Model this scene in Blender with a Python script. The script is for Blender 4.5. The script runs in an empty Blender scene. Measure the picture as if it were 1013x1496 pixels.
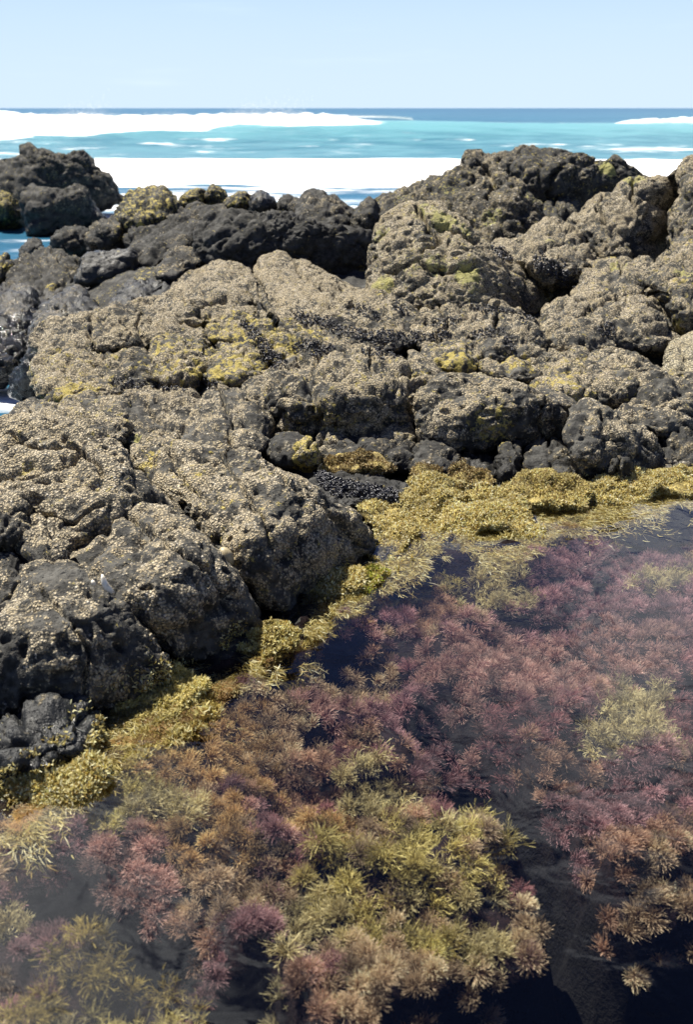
import bpy, math, random
import numpy as np

# ------------------------------------------------------------------ camera, sky, sun, exposure
SC = bpy.context.scene
COL = SC.collection
CAMZ, PITCH, FPX, CX, CY = 1.5, math.radians(20.2), 1604.0, 506.5, 748.0   # photo pixels 1013 x 1496
cam_d = bpy.data.cameras.new("camera")
cam = bpy.data.objects.new("camera", cam_d); COL.objects.link(cam)
cam.location = (0, 0, CAMZ); cam.rotation_euler = (math.radians(90) - PITCH, 0, 0)
cam_d.sensor_fit = 'VERTICAL'; cam_d.sensor_height = 36.0; cam_d.lens = 36.0 * FPX / 1496.0
cam_d.clip_start = 0.05; cam_d.clip_end = 30000
cam_d.dof.use_dof = True; cam_d.dof.focus_distance = 4.0; cam_d.dof.aperture_fstop = 4.5
SC.camera = cam
SUN_EL, SUN_AZ = math.radians(62), math.radians(-50)       # azimuth from +Y (out to sea), negative = left
SUND = np.array([math.cos(SUN_EL) * math.sin(SUN_AZ), math.cos(SUN_EL) * math.cos(SUN_AZ), math.sin(SUN_EL)])
sun_d = bpy.data.lights.new("sun", 'SUN'); sun_d.energy = 5.0; sun_d.angle = math.radians(0.5); sun_d.color = (1, 0.94, 0.83)
sun = bpy.data.objects.new("sun", sun_d); COL.objects.link(sun)
from mathutils import Vector
sun.rotation_euler = Vector((-SUND[0], -SUND[1], -SUND[2])).to_track_quat('-Z', 'Y').to_euler()
SC.view_settings.view_transform = 'Standard'; SC.view_settings.look = 'None'
SC.view_settings.exposure = 1.1; SC.view_settings.gamma = 1.0; SC.view_settings.use_curve_mapping = False
SC.cycles.max_bounces = 6; SC.cycles.transparent_max_bounces = 8
SC.cycles.use_adaptive_sampling = True; SC.cycles.adaptive_threshold = 0.02
SC.cycles.caustics_reflective = False; SC.cycles.caustics_refractive = False


class NT:
    """tiny helper for node trees"""
    def __init__(s, tree):
        s.t = tree; s.n = tree.nodes; s.l = tree.links
    def node(s, typ, ins=None, **kw):
        n = s.n.new(typ)
        for k, v in kw.items(): setattr(n, k, v)
        for k, v in (ins or {}).items(): s.put(n.inputs[k], v)
        return n
    def put(s, sock, v):
        if isinstance(v, bpy.types.NodeSocket): s.l.new(v, sock)
        elif isinstance(v, bpy.types.Node): s.l.new(v.outputs[0], sock)
        elif isinstance(v, (tuple, list)) and len(v) == 3 and sock.type == 'RGBA': sock.default_value = (*v, 1)
        else: sock.default_value = v
    def math(s, op, a, b=0.0, c=0.0, clamp=False):
        n = s.n.new('ShaderNodeMath'); n.operation = op; n.use_clamp = clamp
        s.put(n.inputs[0], a); s.put(n.inputs[1], b)
        if op in ('MULTIPLY_ADD',): s.put(n.inputs[2], c)
        return n.outputs[0]
    def ramp01(s, v, lo, hi):
        n = s.n.new('ShaderNodeMapRange'); n.interpolation_type = 'SMOOTHSTEP'
        s.put(n.inputs['Value'], v); n.inputs['From Min'].default_value = lo; n.inputs['From Max'].default_value = hi
        return n.outputs[0]
    def mix(s, f, a, b, mode='MIX'):
        n = s.n.new('ShaderNodeMix'); n.data_type = 'RGBA'; n.blend_type = mode
        s.put(n.inputs[0], f); s.put(n.inputs[6], a); s.put(n.inputs[7], b)
        return n.outputs[2]
    def noise(s, vec, scale, detail=4.0, rough=0.55, dist=0.0):
        n = s.node('ShaderNodeTexNoise', {'Vector': vec, 'Scale': scale, 'Detail': detail, 'Roughness': rough, 'Distortion': dist})
        return n.outputs['Fac']
    def attr(s, name):
        return s.node('ShaderNodeAttribute', attribute_name=name)


world = bpy.data.worlds.new("World"); SC.world = world; world.use_nodes = True
W = NT(world.node_tree); W.n.clear()
sky = W.node('ShaderNodeTexSky', sky_type='NISHITA', sun_disc=False, sun_elevation=SUN_EL, sun_rotation=SUN_AZ,
             altitude=0.0, air_density=1.0, dust_density=0.1, ozone_density=3.0)
tc = W.node('ShaderNodeTexCoord')
sep = W.node('ShaderNodeSeparateXYZ', {'Vector': tc.outputs['Generated']})
# soft summer clouds, mostly above the frame (the pool mirrors them)
stretch = W.node('ShaderNodeMapping', {'Vector': tc.outputs['Generated'], 'Scale': (1.0, 1.0, 2.2)})
cn = W.noise(stretch.outputs[0], 3.1, 6.0, 0.55, 0.3)
cl = W.ramp01(cn, 0.50, 0.72)
def cone(direction, a0, a1):
    d = np.array(direction, float); d /= np.linalg.norm(d)
    dp = W.node('ShaderNodeVectorMath', {0: tc.outputs['Generated'], 1: tuple(d)}, operation='DOT_PRODUCT')
    return W.ramp01(dp.outputs['Value'], math.cos(math.radians(a1)), math.cos(math.radians(a0)))
c1 = cone((0.25, 0.95, 0.50), 2, 13); c2 = cone((-0.24, 0.80, 0.72), 2, 14)
big = W.math('MAXIMUM', W.math('MULTIPLY', c1, 0.45), c2)
big = W.math('MULTIPLY', big, W.ramp01(cn, 0.30, 0.55))
hi = W.math('MULTIPLY', cl, W.ramp01(sep.outputs['Z'], 0.15, 0.35))
hi = W.math('MULTIPLY', hi, 0.08)
cov = W.math('MAXIMUM', hi, W.math('MULTIPLY', big, 0.8))
thin = W.math('MULTIPLY', W.ramp01(W.noise(W.node('ShaderNodeMapping', {'Vector': tc.outputs['Generated'], 'Scale': (1, 1, 9)}).outputs[0], 4.0, 5.0), 0.55, 0.85), 0.05)
cov = W.math('MAXIMUM', cov, thin)
skyc = W.mix(W.ramp01(sep.outputs['Z'], 0.30, 0.06), W.mix(1.0, sky.outputs[0], (0.52, 0.50, 0.72), 'MULTIPLY'), W.mix(W.ramp01(sep.outputs['Z'], 0.005, 0.13), (6.4, 7.9, 9.4), (5.2, 7.1, 9.3)))
skyc = W.mix(cov, skyc, (25.0, 25.6, 26.5))
bg = W.node('ShaderNodeBackground', {'Color': skyc, 'Strength': 0.052})
W.node('ShaderNodeOutputWorld', {'Surface': bg.outputs[0]})

# ------------------------------------------------------------------ projection helpers
FW = np.array([0, math.cos(PITCH), -math.sin(PITCH)]); UP = np.array([0, math.sin(PITCH), math.cos(PITCH)])
def ray(px, py):
    u = (np.asarray(px, float) - CX) / FPX; v = (CY - np.asarray(py, float)) / FPX
    return np.stack([u + 0 * v, FW[1] + v * UP[1] + 0 * u, FW[2] + v * UP[2] + 0 * u], -1)
def at(px, py, Y):
    d = ray(px, py); return np.array([0, 0, CAMZ]) + d * (np.asarray(Y) / d[..., 1])[..., None]
def at_z(px, py, z=0.0):
    d = ray(px, py); return np.array([0, 0, CAMZ]) + d * ((z - CAMZ) / d[..., 2])[..., None]
def Yz(py, z=0.0):
    return float(at_z(CX, py, z)[1])
def to_px(P):
    Q = P - np.array([0, 0, CAMZ]); w = Q @ FW
    return CX + FPX * Q[..., 0] / w, CY - FPX * (Q @ UP) / w, w

# ------------------------------------------------------------------ numpy noise
def _h(ix, iy, iz, seed):
    h = (ix.astype(np.uint32) * np.uint32(73856093)) ^ (iy.astype(np.uint32) * np.uint32(19349663)) ^ (iz.astype(np.uint32) * np.uint32(83492791)) ^ np.uint32((seed * 2654435761 + 977) & 0xffffffff)
    h ^= h >> np.uint32(13); h *= np.uint32(0x5bd1e995); h ^= h >> np.uint32(15); h *= np.uint32(0x27d4eb2d); h ^= h >> np.uint32(13)
    return h
def vnoise(P, seed=0):
    i = np.floor(P).astype(np.int64); f = (P - i).astype(np.float32); f = f * f * f * (f * (f * 6 - 15) + 10)
    out = 0
    for dx in (0, 1):
        wx = f[:, 0] if dx else 1 - f[:, 0]
        for dy in (0, 1):
            wy = f[:, 1] if dy else 1 - f[:, 1]
            for dz in (0, 1):
                wz = f[:, 2] if dz else 1 - f[:, 2]
                out = out + wx * wy * wz * (_h(i[:, 0] + dx, i[:, 1] + dy, i[:, 2] + dz, seed) * np.float32(2.0 / 4294967295.0) - 1)
    return out
def fbm(P, oct=4, seed=0, gain=0.5):
    a, s, o = 1.0, 0, 0
    P = np.array(P, float)
    for k in range(oct):
        o = o + a * vnoise(P, seed + k); s += a; a *= gain; P = P * 2.03 + 17.3
    return o / s
def worley(P, seed=0):
    i = np.floor(P).astype(np.int64); f = (P - i).astype(np.float32)
    F1 = np.full(len(P), 9, np.float32); F2 = np.full(len(P), 9, np.float32); ID = np.zeros(len(P), np.float32)
    for dx in (-1, 0, 1):
        for dy in (-1, 0, 1):
            for dz in (-1, 0, 1):
                h = _h(i[:, 0] + dx, i[:, 1] + dy, i[:, 2] + dz, seed)
                x = dx + (h & np.uint32(1023)).astype(np.float32) / 1023 - f[:, 0]
                y = dy + ((h >> np.uint32(10)) & np.uint32(1023)).astype(np.float32) / 1023 - f[:, 1]
                z = dz + ((h >> np.uint32(20)) & np.uint32(1023)).astype(np.float32) / 1023 - f[:, 2]
                d = x * x + y * y + z * z
                near = d < F1
                F2 = np.where(near, F1, np.minimum(F2, d)); ID = np.where(near, (h >> np.uint32(8)).astype(np.float32) / 16777216, ID); F1 = np.where(near, d, F1)
    return np.sqrt(F1), np.sqrt(F2), ID
def unit(a): return a / (np.linalg.norm(a, axis=-1, keepdims=True) + 1e-9)
def sst(a, b, x):
    t = np.clip((x - a) / (b - a), 0, 1); return t * t * (3 - 2 * t)

# ------------------------------------------------------------------ objects
def tag(o, label=None, cat=None, group=None, kind=None):
    if label: o["label"] = label
    if cat: o["category"] = cat
    if group: o["group"] = group
    if kind: o["kind"] = kind
    return o
def mesh_obj(name, V, F, mat, origin=None, parent=None, smooth=True, cols=None, attrs=None):
    """F: (n,4) or (n,3) int array, or a list of such arrays"""
    V = np.asarray(V, np.float32)
    o0 = np.zeros(3, np.float32) if origin is None else np.asarray(origin, np.float32)
    Fs = F if isinstance(F, list) else [F]
    me = bpy.data.meshes.new(name)
    nl = sum(f.size for f in Fs); nf = sum(len(f) for f in Fs)
    me.vertices.add(len(V)); me.vertices.foreach_set('co', (V - o0).ravel())
    me.loops.add(nl); me.polygons.add(nf)
    me.loops.foreach_set('vertex_index', np.concatenate([f.ravel() for f in Fs]).astype(np.int32))
    tot = np.concatenate([np.full(len(f), f.shape[1], np.int32) for f in Fs])
    me.polygons.foreach_set('loop_start', np.concatenate([[0], np.cumsum(tot)[:-1]]).astype(np.int32))
    me.polygons.foreach_set('use_smooth', np.full(nf, smooth, bool))
    me.update(calc_edges=True)
    if cols is not None:
        a = me.attributes.new('pigment', 'FLOAT_COLOR', 'POINT')
        c = np.ones((len(V), 4), np.float32); c[:, :3] = cols; a.data.foreach_set('color', c.ravel())
    for k, v in (attrs or {}).items():
        a = me.attributes.new(k, 'FLOAT', 'POINT'); a.data.foreach_set('value', np.asarray(v, np.float32))
    me.materials.append(mat)
    ob = bpy.data.objects.new(name, me); COL.objects.link(ob)
    ob.location = o0
    if parent is not None:
        ob.parent = parent; ob.location = o0 - np.array(parent.location)
    return ob
def normals_of(V, F):
    N = np.zeros_like(V)
    a, b, c, d = V[F[:, 0]], V[F[:, 1]], V[F[:, 2]], V[F[:, 3]]
    n = np.cross(c - a, d - b)
    for k in range(4):
        for j in range(3): N[:, j] += np.bincount(F[:, k], n[:, j], len(V))
    return N / (np.linalg.norm(N, axis=1, keepdims=True) + 1e-12)

def new_mat(name):
    m = bpy.data.materials.new(name); m.use_nodes = True
    t = NT(m.node_tree); t.n.clear()
    return m, t

# ------------------------------------------------------------------ materials
def rock_material(name, dark=(0.022, 0.022, 0.021), mid=(0.075, 0.073, 0.066), tan=(0.46, 0.395, 0.28), rough=0.88, wet=0.0, bar_scale=125.0):
    m, t = new_mat(name)
    co = t.node('ShaderNodeTexCoord').outputs['Object']
    cov = t.attr('cover').outputs['Fac']; yel = t.attr('yellow').outputs['Fac']; grn = t.attr('green').outputs['Fac']
    n_big = t.noise(co, 9.0, 5.0, 0.6); n_mid = t.noise(co, 38.0, 5.0, 0.65); n_fine = t.noise(co, 170.0, 3.0, 0.6)
    base = t.mix(t.ramp01(n_mid, 0.35, 0.7), dark, mid)
    base = t.mix(t.ramp01(n_big, 0.45, 0.75), base, tuple(x * 1.5 for x in mid))
    vor = t.node('ShaderNodeTexVoronoi', {'Vector': co, 'Scale': bar_scale, 'Randomness': 1.0}, feature='F1')
    vcol = t.node('ShaderNodeSeparateColor', {'Color': vor.outputs['Color']})
    cell = t.mix(vcol.outputs[0], tuple(x * 0.46 for x in tan), tuple(min(0.75, x * 1.18) for x in tan))
    cell = t.mix(t.ramp01(vcol.outputs[1], 0.90, 0.98), cell, (0.52, 0.48, 0.40))       # old bleached shells
    cell = t.mix(t.ramp01(n_big, 0.4, 0.65), cell, t.mix(0.5, cell, (0.30, 0.235, 0.125)))
    gap = t.ramp01(vor.outputs['Distance'], 0.42, 0.62)                                   # bare stone between the shells
    amount = t.math('ADD', cov, t.math('MULTIPLY', t.math('SUBTRACT', n_mid, 0.5), 2.2))
    amount = t.math('ADD', amount, t.math('MULTIPLY', t.math('SUBTRACT', vcol.outputs[2], 0.5), 0.55))
    mask = t.ramp01(amount, 0.36, 0.62)
    mask = t.math('MULTIPLY', mask, t.math('SUBTRACT', 1.0, t.math('MULTIPLY', gap, 0.75)))
    col = t.mix(mask, base, cell)
    ym = t.ramp01(t.math('ADD', t.math('MULTIPLY', yel, 0.8), t.math('MULTIPLY', t.math('SUBTRACT', t.noise(co, 27.0, 6.0, 0.75), 0.5), 3.4)), 0.40, 0.70)
    ycol = t.mix(n_fine, (0.22, 0.165, 0.035), (0.52, 0.44, 0.14))
    col = t.mix(t.math('MULTIPLY', ym, 0.88), col, ycol)
    gm = t.ramp01(t.math('ADD', grn, t.math('MULTIPLY', t.math('SUBTRACT', n_mid, 0.5), 1.8)), 0.42, 0.65)
    col = t.mix(t.math('MULTIPLY', gm, 0.72), col, t.mix(n_fine, (0.20, 0.19, 0.05), (0.46, 0.44, 0.17)))
    h = t.math('MULTIPLY', t.math('SUBTRACT', 1.0, vor.outputs['Distance']), t.math('MULTIPLY_ADD', mask, 0.8, 0.2))
    h = t.math('ADD', h, t.math('MULTIPLY', n_mid, 1.2)); h = t.math('ADD', h, t.math('MULTIPLY', n_fine, 0.5))
    pit = t.node('ShaderNodeTexVoronoi', {'Vector': co, 'Scale': 60.0}, feature='F1').outputs['Distance']
    h = t.math('SUBTRACT', h, t.math('MULTIPLY', t.ramp01(pit, 0.25, 0.0), 0.8))
    bump = t.node('ShaderNodeBump', {'Height': h, 'Strength': 0.85, 'Distance': 0.008})
    pz = t.node('ShaderNodeSeparateXYZ', {'Vector': t.node('ShaderNodeNewGeometry').outputs['Position']}).outputs['Z']
    damp = t.ramp01(t.math('ADD', pz, t.math('MULTIPLY', t.math('SUBTRACT', n_big, 0.5), 0.12)), 0.09, 0.03)   # splash-wet band above the water line
    col = t.mix(damp, col, t.mix(1.0, col, (0.55, 0.55, 0.56), 'MULTIPLY'))
    rough = t.math('SUBTRACT', rough, t.math('MULTIPLY', damp, 0.4))
    r = t.math('SUBTRACT', rough, t.math('MULTIPLY', t.ramp01(n_big, 0.42, 0.62), wet))
    p = t.node('ShaderNodeBsdfPrincipled', {'Base Color': col, 'Roughness': r, 'Normal': bump.outputs[0], 'Specular IOR Level': 0.2 + 0.5 * wet})
    t.node('ShaderNodeOutputMaterial', {'Surface': p.outputs[0]})
    return m
M_TAN = rock_material("barnacled_basalt")
M_DARK = rock_material("dark_basalt", dark=(0.016, 0.016, 0.0155), mid=(0.052, 0.051, 0.047), tan=(0.17, 0.15, 0.11), wet=0.12, bar_scale=70)
M_WET = rock_material("wet_black_basalt", dark=(0.012, 0.013, 0.014), mid=(0.022, 0.023, 0.023), tan=(0.075, 0.073, 0.064), rough=0.6, wet=0.3, bar_scale=60)
M_PALE = rock_material("pale_basalt", tan=(0.48, 0.43, 0.30))

def pigment_material(name, rough=0.7, trans=0.3, spec=0.2):
    m, t = new_mat(name)
    c = t.attr('pigment').outputs['Color']
    d = t.node('ShaderNodeBsdfPrincipled', {'Base Color': c, 'Roughness': rough, 'Specular IOR Level': spec})
    tr = t.node('ShaderNodeBsdfTranslucent', {'Color': c})
    mx = t.node('ShaderNodeMixShader', {0: trans, 1: d.outputs[0], 2: tr.outputs[0]})
    t.node('ShaderNodeOutputMaterial', {'Surface': mx.outputs[0]})
    return m
M_WEED = pigment_material("feathery_weed", 0.75, 0.35, 0.15)
M_TURF = pigment_material("turf_weed", 0.6, 0.42, 0.25)

def mat_body():
    m, t = new_mat("matted_algae")
    co = t.node('ShaderNodeTexCoord').outputs['Object']
    n = t.noise(co, 22.0, 5.0, 0.65); nf = t.noise(co, 130.0, 4.0, 0.65)
    c = t.mix(t.ramp01(n, 0.35, 0.65), (0.20, 0.15, 0.04), (0.50, 0.40, 0.13)); c = t.mix(t.ramp01(nf, 0.45, 0.7), c, (0.045, 0.035, 0.012))
    b = t.node('ShaderNodeBump', {'Height': nf, 'Strength': 1.0, 'Distance': 0.012})
    p = t.node('ShaderNodeBsdfPrincipled', {'Base Color': c, 'Roughness': 0.8, 'Normal': b.outputs[0]})
    t.node('ShaderNodeOutputMaterial', {'Surface': p.outputs[0]}); return m
M_MAT = mat_body()

def mussel_mat():
    m, t = new_mat("mussel_shell")
    co = t.node('ShaderNodeTexCoord').outputs['Object']
    c = t.mix(t.ramp01(t.noise(co, 60.0, 2.0), 0.4, 0.7), (0.008, 0.008, 0.011), (0.03, 0.03, 0.04))
    p = t.node('ShaderNodeBsdfPrincipled', {'Base Color': c, 'Roughness': 0.32, 'Specular IOR Level': 0.6})
    t.node('ShaderNodeOutputMaterial', {'Surface': p.outputs[0]}); return m
M_MUSSEL = mussel_mat()

def shell_mat(name, a, b, rough):
    m, t = new_mat(name)
    co = t.node('ShaderNodeTexCoord').outputs['Object']
    c = t.mix(t.ramp01(t.noise(co, 90.0, 4.0), 0.4, 0.7), a, b)
    p = t.node('ShaderNodeBsdfPrincipled', {'Base Color': c, 'Roughness': rough})
    t.node('ShaderNodeOutputMaterial', {'Surface': p.outputs[0]}); return m
M_SHELL = shell_mat("bleached_shell", (0.78, 0.73, 0.62), (0.60, 0.52, 0.38), 0.35)
M_SNAIL = shell_mat("tan_shell", (0.40, 0.33, 0.20), (0.27, 0.22, 0.12), 0.5)

def bed_material():
    m, t = new_mat("pool_bed_stone")
    co = t.node('ShaderNodeTexCoord').outputs['Object']
    n = t.noise(co, 14.0, 6.0, 0.65); nf = t.noise(co, 90.0, 4.0, 0.6); w = t.attr('weedy').outputs['Fac']
    stone = t.mix(t.ramp01(n, 0.35, 0.7), (0.004, 0.004, 0.004), (0.012, 0.0118, 0.0115))
    crust = t.mix(t.ramp01(nf, 0.35, 0.65), (0.008, 0.005, 0.006), (0.020, 0.011, 0.011))
    c = t.mix(t.math('MULTIPLY', w, 0.8), stone, crust)
    b = t.node('ShaderNodeBump', {'Height': t.math('ADD', n, nf), 'Strength': 0.8, 'Distance': 0.012})
    p = t.node('ShaderNodeBsdfPrincipled', {'Base Color': c, 'Roughness': 0.9, 'Normal': b.outputs[0], 'Specular IOR Level': 0.1})
    t.node('ShaderNodeOutputMaterial', {'Surface': p.outputs[0]}); return m
M_BED = bed_material()

def pool_material():
    m, t = new_mat("clear_pool_water")
    co = t.node('ShaderNodeTexCoord').outputs['Object']
    n = t.noise(co, 7.0, 3.0, 0.5, 0.4)
    b = t.node('ShaderNodeBump', {'Height': n, 'Strength': 0.30, 'Distance': 0.02})
    fr = t.node('ShaderNodeFresnel', {'IOR': 1.34, 'Normal': b.outputs[0]})
    tr = t.node('ShaderNodeBsdfTransparent', {'Color': (0.96, 0.96, 0.97)})
    gl = t.node('ShaderNodeBsdfGlossy', {'Color': (1, 1, 1), 'Roughness': 0.03, 'Normal': b.outputs[0]})
    mx = t.node('ShaderNodeMixShader', {0: fr.outputs[0], 1: tr.outputs[0], 2: gl.outputs[0]})
    t.node('ShaderNodeOutputMaterial', {'Surface': mx.outputs[0]}); return m
M_POOL = pool_material()

def sea_material():
    m, t = new_mat("sea_water")
    co = t.node('ShaderNodeTexCoord').outputs['Object']
    st = t.node('ShaderNodeMapping', {'Vector': co, 'Scale': (0.35, 1.0, 1.0)}).outputs[0]
    shal = t.attr('shallow').outputs['Fac']; foam = t.attr('foam').outputs['Fac']
    n1 = t.noise(st, 0.9, 6.0, 0.65); n2 = t.noise(st, 0.16, 5.0, 0.6)
    deep = t.mix(t.ramp01(n2, 0.35, 0.65), (0.008, 0.075, 0.15), (0.014, 0.11, 0.20))
    turq = t.mix(t.ramp01(n1, 0.35, 0.7), (0.040, 0.155, 0.205), (0.115, 0.28, 0.325))
    turq = t.mix(t.ramp01(t.math('ADD', t.node('ShaderNodeSeparateXYZ', {'Vector': t.node('ShaderNodeNewGeometry').outputs['Position']}).outputs['Z'], t.math('MULTIPLY', n1, 0.8)), 0.35, 1.2), turq, (0.13, 0.335, 0.37))   # paler turquoise painted high on the swell, for light shining through the crest
    c = t.mix(shal, deep, turq)
    fm = t.ramp01(t.math('ADD', foam, t.math('MULTIPLY', t.math('SUBTRACT', t.noise(st, 1.3, 7.0, 0.7), 0.5), 1.3)), 0.38, 0.68)
    c = t.mix(fm, c, (0.86, 0.87, 0.88))
    b = t.node('ShaderNodeBump', {'Height': t.math('ADD', n1, t.math('MULTIPLY', t.noise(st, 4.0, 4.0, 0.6), 0.3)), 'Strength': 0.5, 'Distance': 0.25})
    r = t.math('MULTIPLY_ADD', fm, 0.6, 0.28)
    p = t.node('ShaderNodeBsdfPrincipled', {'Base Color': c, 'Roughness': r, 'Normal': b.outputs[0], 'IOR': 1.33})
    t.node('ShaderNodeOutputMaterial', {'Surface': p.outputs[0]}); return m
M_SEA = sea_material()
def foam_material():
    m, t = new_mat("white_foam")
    co = t.node('ShaderNodeTexCoord').outputs['Object']
    n = t.noise(co, 1.6, 6.0, 0.65)
    b = t.node('ShaderNodeBump', {'Height': n, 'Strength': 0.5, 'Distance': 0.3})
    d = t.node('ShaderNodeBsdfDiffuse', {'Color': t.mix(n, (0.84, 0.87, 0.89), (0.92, 0.92, 0.92)), 'Normal': b.outputs[0]})
    tr = t.node('ShaderNodeBsdfTranslucent', {'Color': (0.9, 0.92, 0.93)})
    mx = t.node('ShaderNodeMixShader', {0: 0.45, 1: d.outputs[0], 2: tr.outputs[0]})
    t.node('ShaderNodeOutputMaterial', {'Surface': mx.outputs[0]}); return m
M_FOAM = foam_material()

# ------------------------------------------------------------------ rock builder
RB = []      # (object, world verts, front count, px, py) kept for patches and scattering
def spline(poly, n=14):
    P = np.array(poly, float); out = []
    for i in range(len(P)):
        p0, p1, p2, p3 = P[i - 1], P[i], P[(i + 1) % len(P)], P[(i + 2) % len(P)]
        t = np.linspace(0, 1, n, endpoint=False)[:, None]
        out.append(0.5 * (2 * p1 + (p2 - p0) * t + (2 * p0 - 5 * p1 + 4 * p2 - p3) * t ** 2 + (3 * p1 - p0 - 3 * p2 + p3) * t ** 3))
    return np.concatenate(out)
def disc_grid(n):
    """concentric-mapped (n+1)^2 grid: r, theta and the quads"""
    a = np.linspace(-1, 1, n + 1); X, Yg = np.meshgrid(a, a); X = X.ravel(); Yg = Yg.ravel()
    big = np.abs(X) > np.abs(Yg)
    with np.errstate(divide='ignore', invalid='ignore'):
        th = np.where(big, (math.pi / 4) * (Yg / X), math.pi / 2 - (math.pi / 4) * (X / Yg))
        r = np.where(big, X, Yg)
    th = np.nan_to_num(th); th = np.where(r < 0, th + math.pi, th); r = np.abs(r)
    k = np.arange((n + 1) ** 2).reshape(n + 1, n + 1)
    F = np.stack([k[:-1, :-1], k[:-1, 1:], k[1:, 1:], k[1:, :-1]], -1).reshape(-1, 4)
    return r, th, F, k
def body(poly, prof, Tf, Tb, step=1.9, pw=2.2, nmax=300, facets=None):
    S = spline(poly); c = (S.min(0) + S.max(0)) / 2 * 0.5 + S.mean(0) * 0.5
    ang = np.arctan2(S[:, 1] - c[1], S[:, 0] - c[0]); rad = np.hypot(S[:, 0] - c[0], S[:, 1] - c[1])
    o = np.argsort(ang); ang = ang[o]; rad = rad[o]
    tt = np.linspace(-math.pi, math.pi, 361)
    rr = np.interp(tt, np.concatenate([ang - 2 * math.pi, ang, ang + 2 * math.pi]), np.tile(rad, 3))
    R = lambda th: np.interp((th + math.pi) % (2 * math.pi) - math.pi, tt, rr)
    ext = max(np.ptp(S[:, 0]), np.ptp(S[:, 1]))
    n = int(min(nmax, max(24, ext / step))); n -= n % 3; nb = n // 3
    pf = sorted(prof); pyk = np.array([p[0] for p in pf], float); yk = np.array([p[1] for p in pf], float)
    def depth(py):
        # smoothed piecewise profile, extrapolated past the ends
        def raw(q):
            y = np.interp(q, pyk, yk)
            if len(pyk) > 1:
                y = np.where(q < pyk[0], yk[0] + (q - pyk[0]) * (yk[1] - yk[0]) / (pyk[1] - pyk[0]), y)
                y = np.where(q > pyk[-1], yk[-1] + (q - pyk[-1]) * (yk[-1] - yk[-2]) / (pyk[-1] - pyk[-2]), y)
            return y
        w = 0.10 * np.ptp(S[:, 1])
        return (raw(py - w) + 2 * raw(py) + raw(py + w)) / 4
    if facets:
        # the front of the stone as a few broad faces: (normal, a point on the face); later faces start from an edge they share with the one before
        PL = []; C = np.array([0, 0, CAMZ])
        def hit(pl, px, py):
            d = ray(px, py); nd = np.minimum(d @ pl[0], -0.03)
            return (pl[0] @ (pl[1] - C)) / nd * d[..., 1]
        for fc in facets:
            n3 = unit(np.array(fc[:3], float))
            if len(fc) > 5: A = at_z(fc[3], fc[4], fc[5]) if fc[5] < 1.4 else at(fc[3], fc[4], fc[5])
            else: A = at(fc[3], fc[4], hit(PL[0], fc[3], fc[4]))
            PL.append((n3, A))
        Y00 = PL[0][1][1]; kk = 0.035 * Y00 / 3.0
        depth2 = lambda px, py: np.clip(kk * np.log(sum(np.exp(np.clip((hit(p, px, py) - Y00) / kk, -200, 200)) for p in PL)) + Y00, Y00 - 1.2, Y00 + 3.0)
    def sheet(n, sgn, T):
        r, th, F, k = disc_grid(n)
        rho = np.sin(r * math.pi / 2); Rt = R(th)
        px = c[0] + Rt * rho * np.cos(th); py = c[1] + Rt * rho * np.sin(th)
        b = np.clip(1 - rho ** pw, 0, 1) ** (1 / pw)
        return at(px, py, np.maximum(0.3, (depth2(px, py) if facets and sgn > 0 else depth2(px, py) * (1 - b) + (depth2(*c) + 0.05) * b if facets else depth(py)) + 0.7 * Tf - sgn * T * b)), F, k, px, py
    V, F, k, px, py = sheet(n, 1, Tf)
    Vb, Fb, kb, _, _ = sheet(nb, -1, Tb)
    mp = np.arange(len(Vb)) + len(V)
    for (i, j) in [(i, j) for i in range(nb + 1) for j in range(nb + 1) if i in (0, nb) or j in (0, nb)]:
        mp[kb[i, j]] = k[i * 3, j * 3]
    Fb = mp[Fb][:, ::-1]
    Vall = np.concatenate([V, Vb]); Fall = np.concatenate([F, Fb])
    used = np.zeros(len(Vall), bool); used[Fall.ravel()] = True          # drop the back rim that was welded to the front rim
    new = np.cumsum(used) - 1; Vall = Vall[used]; Fall = new[Fall]; F = Fall[:len(F)]
    nrm = np.cross(V[F[len(F) // 2, 1]] - V[F[len(F) // 2, 0]], V[F[len(F) // 2, 3]] - V[F[len(F) // 2, 0]])
    if nrm @ (V[F[len(F) // 2, 0]] - np.array([0, 0, CAMZ])) > 0: Fall = Fall[:, ::-1]
    return Vall, Fall, len(V), px, py
SEED = [1]
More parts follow.
